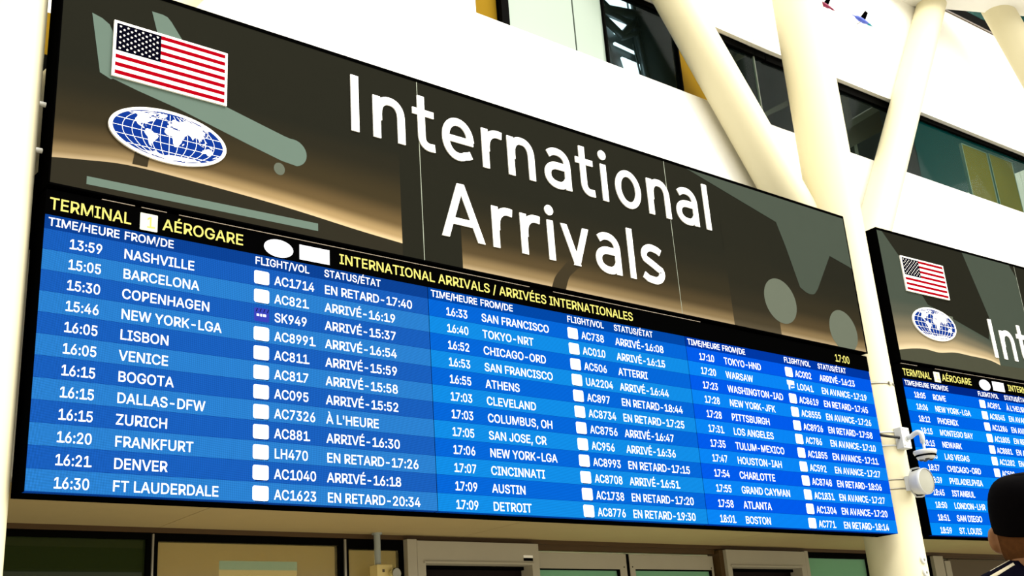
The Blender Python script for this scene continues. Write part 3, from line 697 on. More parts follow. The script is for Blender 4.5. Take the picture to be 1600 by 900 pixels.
shopwin('window_12', -9, -0.5, 2.655, 'glass_deep')
shopwin('window_13', -0.5, 1.355, 2.655, 'glass_deep')
mullion('trim_5', 1.355, 1.368)
shopwin('window_14', 1.368, 2.907, 2.645, 'glass_frost', 0.035, 0.035)
mullion('trim_6', 2.907, 2.924)
shopwin('window_15', 2.924, 3.469, 2.62, 'glass_frost', 0.03, 0.025)
# reflection in the frosted pane, added as glowing sheets behind it
t = thing('pane_reflection', 'pale reflection with a blue band in the frosted pane, built as glowing sheets', 'screen', (2.35, YD + 0.10, 2.0))
boxobj('panel', 'reflection_pale', -0.43, 0.20, 0, 0.02, -0.6, 0.46, t)
boxobj('blue_band', 'reflection_blue', -0.43, 0.20, -0.004, 0.02, 0.46, 0.525, t)

mullion('trim_7', 3.469, 3.56, 'door_grey', 2.70, -0.06)


def portal(name, x0, x1, zt, s0, s1, zh, y0):
    """automatic door portal: deep grey head and jambs round a dark opening"""
    b = MB()
    b.box(x0, x1, YD + y0, YD + 0.14, zh, zt)
    b.box(x0, x0 + s0, YD + y0, YD + 0.14, 0, zh)
    b.box(x1 - s1, x1, YD + y0, YD + 0.14, 0, zh)
    b.box(x0 + s0 - 0.02, x1 - s1 + 0.02, YD + y0 - 0.012, YD + y0, zh, zh + 0.018)
    o = struct(b.build(name, 'door_grey'))
    d = MB(); d.box(x0 + s0, x1 - s1, YD + 0.10, YD + 0.13, 0, zh)  # flat dark sheet standing in for the unlit passage
    d.build('dark_opening', 'dark_room', o)
    h = MB(); h.box(x0 + s0, x1 - s1, YD + 0.06, YD + 0.10, zh - 0.03, zh)
    h.build('head_track', 'black_frame', o)
    return o


d1 = portal('door_1', 3.563, 4.855, 2.69, 0.08, 0.082, 2.507, -0.06)
portal('door_2', 7.345, 8.625, 2.69, 0.067, 0.085, 2.517, -0.06)
b = MB(); b.box(7.285, 7.345, YD - 0.02, YD + 0.14, 0, 2.69); struct(b.build('trim_8', 'brown'))
mullion('trim_9', 8.64, 8.695, 'door_grey', 2.70, -0.05)
shopwin('window_16', 8.70, 9.90, 2.638, 'glass_green', 0.045, 0.05)
shopwin('window_17', 9.90, 11.15, 2.638, 'glass_green', 0.045, 0.05)


def slider(name, x0, x1, zt, zr, l, r):
    b = MB()
    y = YD + 0.05
    b.box(x0, x1, y, y + 0.06, zr, zt)
    b.box(x0, x0 + l, y, y + 0.06, 0, zr)
    b.box(x1 - r, x1, y, y + 0.06, 0, zr)
    b.box(x0 + l, x1 - r, y, y + 0.06, 0, 0.10)
    o = struct(b.build(name, 'door_grey'))
    g = MB(); g.box(x0 + l, x1 - r, y + 0.025, y + 0.035, 0.10, zr)
    g.build('glass_pane', 'glass_green', o)
    k = MB(); k.box(x0 + l, x1 - r, y + 0.004, y + 0.05, zr - 0.012, zr); k.box(x1 - r - 0.022, x1 - r, y + 0.004, y + 0.05, 0.10, zr)
    k.build('gasket', 'black_frame', o)
    s = MB()
    for sx in (x0 + 0.035, x1 - 0.035):
        s.cyl((sx, y - 0.003, zr + 0.02), (sx, y, zr + 0.02), 0.006, n=10)
    s.build('screw', 'black', o)
    return o


slider('door_3', 4.865, 6.03, 2.635, 2.494, 0.01, 0.09)
slider('door_4', 6.072, 7.255, 2.635, 2.497, 0.07, 0.03)
b = MB(); b.box(6.03, 6.072, YD + 0.055, YD + 0.10, 0, 2.64); struct(b.build('trim_10', 'black_frame'))
# pleated pale blind strips behind the sliding doors
b = MB()
for i in range(24):
    x = 4.95 + i * 0.095
    b.box(x, x + 0.06, YD + 0.30, YD + 0.305, 0.1, 2.49)
tag(b.build('door_blind', 'glass_green'), 'pale green strip blind hanging behind the sliding glass doors', 'blind')['kind'] = 'stuff'

# right of the column: more of the same entrance
mullion('trim_11', 11.16, 11.37, 'door_grey', 2.69, -0.04)
b = MB(); b.box(11.37, 11.46, YD + 0.02, YD + 0.1, 0, 2.68); struct(b.build('trim_12', 'black_frame'))
mullion('trim_13', 11.46, 11.59, 'door_grey', 2.64, 0.0)
b = MB(); b.box(11.59, 13.6, YD + 0.03, YD + 0.09, 0, 2.665); struct(b.build('door_5', 'gallery_brown'))
shopwin('window_18', 13.6, 19, 2.638, 'glass_green', 0.045, 0.05)

# small maker's plate on the head of the first portal
t = tag(boxobj('sticker', 'plaque_white', 4.678, 4.783, YD - 0.063, YD - 0.0605, 2.567, 2.590), 'small two tone sticker on the grey head of the dark doorway', 'sticker')
boxobj('dark_strip', 'black', 4.678, 4.783, YD - 0.063, YD - 0.0605, 2.541, 2.566, t)


# ---------------------------------------------------------------- white tree columns
def tree_column(x, y, label, branches, rz=0.0, strap=False):
    t = thing('tree_column', label, 'column', (x, y, 0), rz, 'white branching steel columns')
    b = MB(); b.cyl((0, 0, 0), (0, 0, 13), 0.276, n=56)
    b.lathe((0, 0, 0), (0, 0, 1), [(0.0, 0.33), (0.06, 0.33), (0.07, 0.28)], n=48)
    b.build('trunk', 'cream', t)
    for (p0, p1, r0, r1) in branches:
        b = MB(); b.cyl(p0, p1, r0, r1, n=44)
        b.build('branch', 'cream', t)
    if strap:
        for z in strap:
            b = MB(); b.lathe((0, 0, z), (0, 0, 1), [(-0.011, 0.2765), (-0.011, 0.2805), (0.011, 0.2805), (0.011, 0.2765)], n=56)
            b.box(-0.02, 0.02, -0.292, -0.276, -0.016 + z, 0.016 + z)
            b.build('strap', 'steel', t)
    return t


BR_L = ((-0.15, 0.24, 5.85), (-4.43, 0.24, 11.87), 0.235, 0.19)
BR_R = ((0.0, 0.24, 4.52), (5.0, 0.24, 12.30), 0.20, 0.20)
tree_column(8.28, 0.25, 'thick white steel column with two branches between the two boards', [BR_L, BR_R], strap=[4.14])
tree_column(-0.29, 0.25, 'thick white column at the left edge beside the large board', [BR_L, BR_R])
tree_column(16.9, 0.05, 'white column with a leaning branch in the top right corner of the photo', [((0.0, 0.0, 5.2), (-5.44, 0.0, 12.2), 0.24, 0.2), ((0, 0, 4.6), (5, 0, 12.3), 0.2, 0.2)])

# ------------------------------------------------------------------ lettering for the LED displays
def text_width(s, cap, xs):
    k = cap / GCAP * xs
    return sum((GSPACE if c == ' ' else GLYPHS[c][0]) for c in s) * k


def glyph_mesh(c, bold=5.0):
    """outline loops of one character -> slightly emboldened points and triangles"""
    loops = []
    for l in GLYPHS[c][1].split('|'):
        q = [int(k) for k in l.split()]
        pts = []
        for i in range(0, len(q), 2):
            if not pts or abs(q[i] - pts[-1][0]) + abs(q[i + 1] - pts[-1][1]) > 4:
                pts.append((q[i], q[i + 1]))
        loops.append(pts)

    def area(l):
        return sum(l[i][0] * l[(i + 1) % len(l)][1] - l[(i + 1) % len(l)][0] * l[i][1] for i in range(len(l))) / 2

    def grow(l, d):
        out = []
        n = len(l)
        for i in range(n):
            p, a, b = Vector(l[i]), Vector(l[i - 1]), Vector(l[(i + 1) % n])
            e0, e1 = (p - a).normalized(), (b - p).normalized()
            n0, n1 = Vector((e0.y, -e0.x)), Vector((e1.y, -e1.x))
            m = n0 + n1
            m = m / max(0.5, m.length_squared / 2)
            out.append(tuple(p + m * d))
        return out

    def inside(pt, l):
        r = False
        for i in range(len(l)):
            (x0, y0), (x1, y1) = l[i - 1], l[i]
            if (y0 > pt[1]) != (y1 > pt[1]) and pt[0] < (x1 - x0) * (pt[1] - y0) / (y1 - y0) + x0:
                r = not r
        return r
    sgn = 1 if area(max(loops, key=lambda l: abs(area(l)))) > 0 else -1
    outer = [l for l in loops if area(l) * sgn > 0]
    holes = [l for l in loops if area(l) * sgn <= 0]
    pts, tris = [], []
    for o in outer:
        mine = [h for h in holes if inside(h[0], o)]
        group = [grow(o, bold * sgn)] + [grow(h, bold * sgn) for h in mine]
        base = len(pts)
        flat_ = [p for g in group for p in g]
        for t in tessellate_polygon([[Vector((p[0], p[1], 0)) for p in g] for g in group]):
            a, b, d = (Vector(flat_[k]) for k in t)
            if (b - a).cross(d - a) < 0:
                t = (t[0], t[2], t[1])
            tris.append(tuple(base + k for k in t))
        pts += flat_
    return pts, tris


GM = {c: glyph_mesh(c) for c in GLYPHS}


def put_text(mb, s, x, z, cap, xs, y, mat=0):
    kz = cap / GCAP
    kx = kz * xs
    for c in s:
        if c == ' ':
            x += GSPACE * kx
            continue
        adv = GLYPHS[c][0]
        vs, fs = GM[c]
        mb.idx([(x + px * kx, y, z + pz * kz) for px, pz in vs], fs, mat)
        if c == '1':    # the display face has a footed numeral one
            xm = (max(p[0] for p in vs) - GCAP * 0.085) * kx
            w, h = GCAP * 0.26 * kx, GCAP * 0.15 * kz
            mb.face([(x + xm - w, y, z), (x + xm + w, y, z), (x + xm + w, y, z + h), (x + xm - w, y, z + h)], mat)
        x += adv * kx
    return x


def round_rect(x0, x1, z0, z1, r, n=5):
    out = []
    for cx, cz, a0 in ((x1 - r, z1 - r, 0), (x0 + r, z1 - r, 90), (x0 + r, z0 + r, 180), (x1 - r, z0 + r, 270)):
        for i in range(n + 1):
            a = math.radians(a0 + 90 * i / n)
            out.append((cx + r * math.cos(a), cz + r * math.sin(a)))
    return out


def ellipse(cx, cz, a, b, n=48):
    return [(cx + a * math.cos(2 * math.pi * i / n), cz + b * math.sin(2 * math.pi * i / n)) for i in range(n)]


ROWH = 0.12610
ROW1 = 1.510           # top of the first row above the display's underside
P1 = [('13:59', 'NASHVILLE', 'AC1714', 'EN RETARD-17:40'), ('15:05', 'BARCELONA', 'AC821', 'ARRIVÉ-16:19'),
      ('15:30', 'COPENHAGEN', 'SK949', 'ARRIVÉ-15:37'), ('15:46', 'NEW YORK-LGA', 'AC8991', 'ARRIVÉ-16:54'),
      ('16:05', 'LISBON', 'AC811', 'ARRIVÉ-15:59'), ('16:05', 'VENICE', 'AC817', 'ARRIVÉ-15:58'),
      ('16:15', 'BOGOTA', 'AC095', 'ARRIVÉ-15:52'), ('16:15', 'DALLAS-DFW', 'AC7326', "À L'HEURE"),
      ('16:15', 'ZURICH', 'AC881', 'ARRIVÉ-16:30'), ('16:20', 'FRANKFURT', 'LH470', 'EN RETARD-17:26'),
      ('16:21', 'DENVER', 'AC1040', 'ARRIVÉ-16:18'), ('16:30', 'FT LAUDERDALE', 'AC1623', 'EN RETARD-20:34')]
P2 = [('16:33', 'SAN FRANCISCO', 'AC738', 'ARRIVÉ-16:08'), ('16:40', 'TOKYO-NRT', 'AC010', 'ARRIVÉ-16:15'),
      ('16:52', 'CHICAGO-ORD', 'AC506', 'ATTERRI'), ('16:53', 'SAN FRANCISCO', 'UA2204', 'ARRIVÉ-16:44'),
      ('16:55', 'ATHENS', 'AC897', 'EN RETARD-18:44'), ('17:03', 'CLEVELAND', 'AC8734', 'EN RETARD-17:25'),
      ('17:03', 'COLUMBUS, OH', 'AC8756', 'ARRIVÉ-16:47'), ('17:05', 'SAN JOSE, CR', 'AC956', 'ARRIVÉ-16:36'),
      ('17:06', 'NEW YORK-LGA', 'AC8993', 'EN RETARD-17:15'), ('17:07', 'CINCINNATI', 'AC8708', 'ARRIVÉ-16:51'),
      ('17:09', 'AUSTIN', 'AC1738', 'EN RETARD-17:20'), ('17:09', 'DETROIT', 'AC8776', 'EN RETARD-19:30')]
P3 = [('17:10', 'TOKYO-HND', 'AC002', 'ARRIVÉ-16:23'), ('17:20', 'WARSAW', 'LO041', 'EN AVANCE-17:19'),
      ('17:23', 'WASHINGTON-IAD', 'AC8619', 'EN RETARD-17:45'), ('17:28', 'NEW YORK-JFK', 'AC8555', 'EN AVANCE-17:26'),
      ('17:28', 'PITTSBURGH', 'AC8926', 'EN RETARD-17:58'), ('17:31', 'LOS ANGELES', 'AC786', 'EN AVANCE-17:10'),
      ('17:35', 'TULUM-MEXICO', 'AC1855', 'EN AVANCE-17:11'), ('17:47', 'HOUSTON-IAH', 'AC592', 'EN AVANCE-17:27'),
      ('17:54', 'CHARLOTTE', 'AC8748', 'EN RETARD-18:06'), ('17:55', 'GRAND CAYMAN', 'AC1831', 'EN AVANCE-17:27'),
      ('17:58', 'ATLANTA', 'AC1304', 'EN AVANCE-17:20'), ('18:01', 'BOSTON', 'AC771', 'EN RETARD-18:14')]
Q1 = [('18:05', 'ROME', 'AC891', "À L'HEURE"), ('18:06', 'NEW YORK-LGA', 'AC8545', 'EN AVANCE'),
      ('18:12', 'PHOENIX', 'AC1286', 'EN AVANCE'), ('18:15', 'MONTEGO BAY', 'AC1805', 'EN RETARD'),
      ('18:15', 'NEWARK', 'AC8881', 'EN AVANCE'), ('18:25', 'LAS VEGAS', 'AC1282', 'EN AVANCE'),
      ('18:37', 'CHICAGO-ORD', 'AC509', ''), ('18:39', 'PHILADELPHIA', '', ''), ('18:45', 'ISTANBUL', '', ''),
      ('18:50', 'LONDON-LHR', '', ''), ('18:51', 'SAN DIEGO', '', ''), ('18:59', 'ST. LOUIS', '', '')]


def led_panel(parent, px, pw, rows, cols):
    """one LED panel: header band, twelve alternating bands, one mesh of lettering per flight"""
    b = MB()
    g = 0.004
    b.box(px + g, px + pw - g, 0.0, 0.05, ROW1 + 0.003, LEDH, 0)
    for r in range(12):
        zt = ROW1 - r * ROWH
        zb = max(0.0, zt - ROWH)
        b.box(px + g, px + pw - g, 0.0, 0.05, zb + 0.003, zt, 1 if r % 2 == 0 else 2)
        b.box(px + g, px + pw - g, 0.0005, 0.05, zb, zb + 0.003, 0)
    b.box(px + g, px + pw - g, 0.0005, 0.05, ROW1, ROW1 + 0.003, 0)
    scr = b.build('screen', cols, parent)
    y = -0.002
    if rows:
        zh = 1.532
        for s, x, w in (('TIME/HEURE', 0.022, 0.418), ('FROM/DE', 0.464, 0.312), ('FLIGHT/VOL', 1.318, 0.394), ('STATUS/ÉTAT', 1.822, 0.447)):
            h = MB()
            put_text(h, s, px + x, zh, 0.050, w / text_width(s, 0.050, 1.0), y)
            h.build('column_heading', 'white_text', scr)
    for r, row in enumerate(rows):
        zb = ROW1 - (r + 1) * ROWH
        zt = zb + 0.0265
        for nm, s, x, ref, w in (('time_text', row[0], 0.146, '13:59', 0.198), ('city_text', row[1], 0.467, 'NASHVILLE', 0.446),
                                 ('flight_number', row[2], 1.455, 'AC1714', 0.294), ('status_text', row[3], 1.822, 'EN RETARD-17:40', 0.705)):
            if s:
                m = MB()
                put_text(m, s, px + x, zt, 0.0595, w / text_width(ref, 0.0595, 1), y)
                m.build(nm, 'white_text', scr)
        m = MB()
        if row[2][:2] == 'SK':
            m.flat(round_rect(px + 1.315, px + 1.419, zb + 0.014, zb + 0.104, 0.010), -0.0012, 1)
            for k, (xx, ww) in enumerate(((1.332, 0.018), (1.357, 0.014), (1.378, 0.02))):
                m.flat([(px + xx, zb + 0.048), (px + xx + ww, zb + 0.048), (px + xx + ww, zb + 0.064), (px + xx, zb + 0.064)], y, 0)
            for k in range(4):
                x0 = px + 1.325 + k * 0.026
                m.flat([(x0, zb + 0.076), (x0 + 0.006, zb + 0.076), (x0 + 0.016, zb + 0.1), (x0 + 0.010, zb + 0.1)], y, 2)
        elif row[2][:2] == 'LO':
            m.flat([(px + 1.315, zb + 0.062), (px + 1.419, zb + 0.062), (px + 1.419, zb + 0.104), (px + 1.315, zb + 0.104)], y, 0)
            m.flat([(px + 1.33, zb + 0.016), (px + 1.345, zb + 0.016), (px + 1.36, zb + 0.062), (px + 1.33, zb + 0.062)], y, 0)
            m.flat([(px + 1.37, zb + 0.03), (px + 1.415, zb + 0.04), (px + 1.415, zb + 0.05), (px + 1.36, zb + 0.042)], y, 0)
        else:
            m.flat(round_rect(px + 1.313, px + 1.419, zb + 0.014, zb + 0.104, 0.014), y, 0)
            m.flat([(px + 1.33, zb + 0.0085), (px + 1.385, zb + 0.0085), (px + 1.385, zb + 0.0125), (px + 1.33, zb + 0.0125)], y, 2)
            m.flat([(px + 1.395, zb + 0.0085), (px + 1.417, zb + 0.0085), (px + 1.417, zb + 0.0125), (px + 1.395, zb + 0.0125)], y, 2)
        if True:
            m.build('airline_icon', ['white_text', 'icon_blue', 'icon_dark'], scr)
    return scr


def flight_display(label, loc, rz, panels, clock):
    t = thing('flight_display', label, 'display', loc, rz)
    W = 8.0
    b = MB()
    b.box(0, W, 0.004, 0.235, 0.0, 1.757)
    b.box(0.0, W, -0.003, 0.004, LEDH + 0.002, 1.757)
    b.build('casing', 'black', t)
    for x in (0.9, 3.0, 5.0, 7.1):
        for z in (0.25, 1.3):
            boxobj('wall_bracket', 'black', x, x + 0.08, 0.2, 0.745, z, z + 0.08, t)
    # light catching the casing's top edge, put in as tan strips
    for x0, x1 in ((0.32, 0.52), (0.56, 0.72), (0.80, 3.62), (3.86, 5.55)) if clock else ((0.016, 0.291), (0.60, 3.4)):
        c = MB(); c.box(x0, x1, -0.008, 0.02, 1.757, 1.761)
        c.build('lit_edge', 'lip', t)
    y = -0.005
    texts = [('TERMINAL', 0.020, 1.634, 0.072, 0.485), ('AÉROGARE', 0.697, 1.640, 0.072, 0.540),
             ('INTERNATIONAL ARRIVALS / ARRIVÉES INTERNATIONALES', 1.938, 1.645, 0.070, 2.785)]
    if clock:
        texts.append(('17:00', 7.452, 1.640, 0.072, 0.240))
    for s, x, z, c, w in texts:
        m = MB(); put_text(m, s, x, z, c, w / text_width(s, c, 1), y)
        m.build('title_text', 'yellow_text', t)
    m = MB(); m.flat(round_rect(0.556, 0.666, 1.614, 1.726, 0.006), y, 0); put_text(m, '1', 0.593, 1.635, 0.070, 0.85, y - 0.001, 1)
    m.build('number_block', ['pale_yellow', 'yellow_text'], t)
    m = MB(); m.flat(ellipse(1.485, 1.667, 0.106, 0.062), y, 0); m.build('globe_icon', 'white_text', t)
    m = MB(); m.flat([(1.637, 1.620), (1.864, 1.620), (1.864, 1.726), (1.637, 1.726)], y, 0); m.build('flag_icon', 'white_text', t)
    for i, (rows, cols) in enumerate(panels):
        led_panel(t, i * W / 3, W / 3, rows, cols)
    return t


def cols(tag_, head, dark, lite):
    return [ledmat('LED header blue ' + tag_, head, 0.25), ledmat('LED row dark ' + tag_, dark, 0.38), ledmat('LED row light ' + tag_, lite, 0.38)]


CA = cols('first panel', (12, 66, 150), (26, 96, 190), (44, 130, 210))
CB = cols('second panel', (2, 72, 168), (6, 104, 218), (18, 142, 232))
CC = cols('third panel', (0, 56, 165), (2, 92, 236), (10, 134, 246))
CDD = cols('far board', (0, 40, 135), (0, 102, 234), (4, 142, 250))

flight_display('large blue flight display under the big dark sign, three columns of flights', (0, 0, ZO), 0.0, [(P1, CA), (P2, CB), (P3, CC)], True)
BX, BRZ = 8.575, math.radians(-3.0)
flight_display('blue flight display right of the column, partly hidden by the capped person', (BX, 0, ZO), BRZ, [(Q1, CDD), ([], CDD), ([], CDD)], False)

# ------------------------------------------------------------------ sign letters (strokes of even width)
ST = 0.064


def arc(cx, cz, rx, rz, a0, a1, n=16, p=2.0):
    out = []
    for i in range(n + 1):
        a = math.radians(a0 + (a1 - a0) * i / n)
        c, s = math.cos(a), math.sin(a)
        out.append((cx + rx * math.copysign(abs(c) ** (2 / p), c), cz + rz * math.copysign(abs(s) ** (2 / p), s)))
    return out


def stroke(pts, w=ST, w1=None):
    """closed outline of a stroke with square ends"""
    n = len(pts)
    l, r = [], []
    for i in range(n):
        a = Vector(pts[max(0, i - 1)]); c = Vector(pts[min(n - 1, i + 1)])
        d = (c - a).normalized()
        nn = Vector((-d.y, d.x))
        p = Vector(pts[i])
        ww = w if w1 is None else w + (w1 - w) * i / (n - 1)
        l.append(tuple(p + nn * ww / 2)); r.append(tuple(p - nn * ww / 2))
    return l, r


def letter_strokes(ch):
    X, H, h = 0.343, 0.455, ST / 2
    if ch == 'I':
        return [[(h, 0), (h, H)]]
    if ch == 'l':
        return [[(h, 0), (h, H)]]
    if ch == 'i':
        return [[(h, 0), (h, X)]]
    if ch == 'n':
        return [[(h, 0), (h, X)], [(h + 0.012, 0.15), (h + 0.012, 0.20)] + arc(0.144, 0.20, 0.100, 0.125, 165, 0, 18, 2.3) + [(0.244, 0)]]
    if ch == 'r':
        return [[(h, 0), (h, X)], [(h + 0.010, 0.15), (h + 0.010, 0.19)] + arc(0.160, 0.185, 0.117, 0.135, 165, 84, 12, 2.2) + [(0.203, 0.316)]]
    if ch == 't':
        return [[(0.079, H), (0.079, 0.13)] + arc(0.160, 0.118, 0.081, 0.084, 180, 268, 10, 2.4) + [(0.194, 0.037)], [(0, 0.316), (0.194, 0.316)]]
    if ch == 'o':
        return ['ring', (0.151, 0.172, 0.151, 0.180)]
    if ch == 'e':
        return [[(0.268, 0.174)] + arc(0.147, 0.176, 0.117, 0.149, 0, 298, 30, 2.1)[1:] + [(0.236, 0.052), (0.264, 0.066)], [(0.035, 0.174), (0.290, 0.174)]]
    if ch == 'a':
        return [[(0.048, 0.294)] + arc(0.140, 0.212, 0.112, 0.116, 118, 0, 14, 2.3) + [(0.252, 0)],
                [(0.252, 0.199)] + arc(0.148, 0.112, 0.115, 0.088, 80, 285, 20, 2.2) + [(0.225, 0.055), (0.252, 0.095)]]
    if ch == 'A':
        return [[(0.034, 0), (0.193, H)], [(0.366, 0), (0.193, H)], [(0.10, 0.141), (0.30, 0.141)]]
    if ch == 'v':
        return [[(0.034, X), (0.158, 0)], [(0.270, X), (0.146, 0)]]
    if ch == 's':
        return [[(0.236, 0.292), (0.200, 0.312)] + arc(0.132, 0.246, 0.099, 0.077, 75, 205, 12) + [(0.070, 0.200), (0.132, 0.172), (0.190, 0.143)]
                + arc(0.135, 0.102, 0.097, 0.077, 20, -98, 12) + [(0.062, 0.033), (0.012, 0.062)]]
    return []


def flat_leg(p0, p1, w):
    """leg of A or v cut flat at both ends"""
    d = (Vector(p1) - Vector(p0))
    k = w / 2 * d.length / abs(d.y)
    return [(p0[0] - k, p0[1]), (p0[0] + k, p0[1]), (p1[0] + k, p1[1]), (p1[0] - k, p1[1])]


def sign_letter(ch, x, z, parent, yf=-0.030, yb=-0.02):
    b = MB()
    mats = ['letter', 'letter_side']
    if ch == 'o':
        _, (cx, cz, rx, rz) = letter_strokes('o')
        n = 56
        o_ = [(x + cx + rx * math.cos(2 * math.pi * i / n), z + cz + rz * math.sin(2 * math.pi * i / n)) for i in range(n)]
        i_ = [(x + cx + (rx - ST) * math.cos(2 * math.pi * i / n), z + cz + (rz - ST * 0.93) * math.sin(2 * math.pi * i / n)) for i in range(n)]
        for k in range(n):
            j = (k + 1) % n
            b.face([(o_[k][0], yf, o_[k][1]), (i_[k][0], yf, i_[k][1]), (i_[j][0], yf, i_[j][1]), (o_[j][0], yf, o_[j][1])], 0)
            b.face([(o_[k][0], yf, o_[k][1]), (o_[j][0], yf, o_[j][1]), (o_[j][0], yb, o_[j][1]), (o_[k][0], yb, o_[k][1])], 1)
            b.face([(i_[k][0], yf, i_[k][1]), (i_[k][0], yb, i_[k][1]), (i_[j][0], yb, i_[j][1]), (i_[j][0], yf, i_[j][1])], 1)
    else:
        for si, pts in enumerate(letter_strokes(ch)):
            pts = [(x + a, z + c) for a, c in pts]
            if ch in 'Av' and len(pts) == 2 and abs(pts[0][1] - pts[1][1]) > 0.05:
                b.prism(flat_leg(pts[0], pts[1], 0.062), yf + 0.0003 * si, yb, 0, 1)
                continue
            l, r = stroke(pts, ST if len(pts) > 2 or abs(pts[0][0] - pts[1][0]) < 1e-6 else 0.054)
            y_ = yf + 0.0003 * si
            n = len(l)
            for k in range(n - 1):
                b.face([(l[k][0], y_, l[k][1]), (l[k + 1][0], y_, l[k + 1][1]), (r[k + 1][0], y_, r[k + 1][1]), (r[k][0], y_, r[k][1])], 0)
                b.face([(l[k][0], y_, l[k][1]), (l[k][0], yb, l[k][1]), (l[k + 1][0], yb, l[k + 1][1]), (l[k + 1][0], y_, l[k + 1][1])], 1)
                b.face([(r[k][0], y_, r[k][1]), (r[k + 1][0], y_, r[k + 1][1]), (r[k + 1][0], yb, r[k + 1][1]), (r[k][0], yb, r[k][1])], 1)
            for a, c in ((l[0], r[0]), (r[-1], l[-1])):
                b.face([(a[0], y_, a[1]), (c[0], y_, c[1]), (c[0], yb, c[1]), (a[0], yb, a[1])], 1)
        if ch == 'i':
            b.prism(ellipse(x + ST / 2, z + 0.431, 0.045, 0.044, 28), yf, yb, 0, 1)
    return b.build('letter', mats, parent)


# ------------------------------------------------------------------ flag and globe plaques
def star(cx, cz, r):
    return [(cx + (r if i % 2 == 0 else r * 0.4) * math.sin(math.pi * i / 5), cz + (r if i % 2 == 0 else r * 0.4) * math.cos(math.pi * i / 5)) for i in range(10)]


def flag_plaque(parent, x0, x1, z0, z1):
    b = MB()
    b.box(x0, x1, -0.036, -0.02, z0, z1, 0)
    m = 0.017
    a0, a1, c0, c1 = x0 + m, x1 - m, z0 + m, z1 - m
    sh = (c1 - c0) / 13
    y = -0.0365
    cw = (a1 - a0) * 0.395
    for i in range(0, 13, 2):
        zt = c1 - i * sh
        b.flat([(a0 if i > 6 else a0 + cw, zt - sh), (a1, zt - sh), (a1, zt), (a0 if i > 6 else a0 + cw, zt)], y, 1)
    b.flat([(a0, c1 - 7 * sh), (a0 + cw, c1 - 7 * sh), (a0 + cw, c1), (a0, c1)], y, 2)
    for r in range(9):
        for c in range(6 if r % 2 == 0 else 5):
            sx = a0 + cw * ((c * 2 + (1 if r % 2 == 0 else 2)) / 12)
            sz = c1 - 7 * sh * (r + 1) / 10
            b.flat(star(sx, sz, 0.0098), y - 0.0006, 0)
    return b.build('flag_plaque', ['plaque_white', 'flag_red', 'flag_navy'], parent)


LAND = [
 # North America
 [(-168,66),(-156,71),(-140,70),(-125,70),(-110,68),(-95,72),(-85,69),(-94,60),(-85,56),(-80,52),(-78,60),(-72,62),(-65,59),(-56,53),(-66,50),(-60,46),(-70,43),(-75,38),(-81,31),(-80,25),(-84,30),(-96,29),(-97,22),(-91,19),(-87,21),(-88,16),(-83,14),(-82,9),(-78,8),(-85,10),(-93,15),(-105,20),(-112,28),(-118,34),(-124,40),(-124,48),(-133,56),(-150,60),(-164,55),(-158,60),(-166,62)],
 # Arctic islands
 [(-120,72),(-105,75),(-90,78),(-75,82),(-64,81),(-75,75),(-82,73),(-64,66),(-73,65),(-88,71),(-105,70)],
 # Greenland
 [(-70,77),(-55,82),(-30,83),(-18,78),(-24,70),(-42,62),(-50,62),(-54,70)],
 # South America
 [(-78,8),(-72,12),(-61,10),(-50,1),(-35,-7),(-39,-17),(-48,-26),(-57,-36),(-65,-42),(-67,-50),(-69,-55),(-75,-48),(-73,-37),(-71,-20),(-77,-12),(-81,-4),(-78,2)],
 # Africa
 [(-6,36),(10,37),(11,33),(22,32),(33,31),(37,22),(43,12),(51,12),(42,-2),(40,-12),(35,-22),(31,-29),(26,-34),(18,-34),(13,-22),(12,-10),(9,0),(8,5),(-4,5),(-8,5),(-17,14),(-16,23),(-9,32)],
 # Eurasia
 [(-9,37),(-9,43),(-2,44),(-4,48),(4,52),(9,55),(11,58),(6,59),(6,62),(15,69),(28,71),(41,67),(38,65),(46,67),(60,70),(75,73),(100,77),(115,74),(140,73),(160,70),(178,68),(178,64),(163,60),(162,56),(157,51),(155,58),(140,58),(136,54),(140,48),(131,42),(129,36),(126,38),(121,39),(122,31),(117,24),(109,21),(107,12),(100,13),(103,2),(99,8),(97,17),(90,22),(86,20),(80,13),(77,8),(73,18),(67,24),(57,26),(51,29),(56,25),(60,22),(52,16),(44,13),(36,27),(35,31),(36,36),(28,37),(26,40),(22,37),(19,42),(13,45),(18,40),(15,38),(8,44),(3,42),(-1,38)],
 # Australia
 [(114,-22),(122,-17),(130,-12),(136,-12),(137,-16),(142,-11),(146,-19),(153,-27),(150,-37),(143,-39),(131,-32),(118,-35),(115,-33)],
 # smaller islands
 [(-6,50),(1,51),(-1,54),(-3,58),(-6,57),(-4,54)],
 [(-10,52),(-6,52),(-6,55),(-9,55)],
 [(-23,64),(-15,64),(-15,66),(-23,66)],
 [(44,-25),(50,-16),(49,-13),(44,-17)],
 [(130,32),(136,34),(141,37),(143,44),(140,42),(138,37),(132,35)],
 [(95,5),(105,-5),(102,-5),(96,2)],
 [(109,1),(117,6),(116,-3),(111,-3)],
 [(106,-6),(115,-8),(114,-9),(106,-7)],
 [(119,0),(123,1),(122,-5),(120,-5)],
 [(131,-1),(141,-3),(150,-9),(138,-8)],
 [(120,18),(122,17),(126,8),(122,10)],
 [(172,-34),(178,-38),(172,-46),(167,-46)],
 [(-84,22),(-75,20),(-77,20)],
 [(50,72),(60,76),(68,77),(56,71)],
 # Antarctica
 [(-179,-73),(-150,-76),(-120,-73),(-90,-72),(-65,-66),(-55,-72),(-30,-77),(0,-70),(40,-68),(80,-67),(120,-66),(160,-70),(179,-72),(179,-90),(90,-90),(0,-90),(-90,-90),(-179,-90)],
]


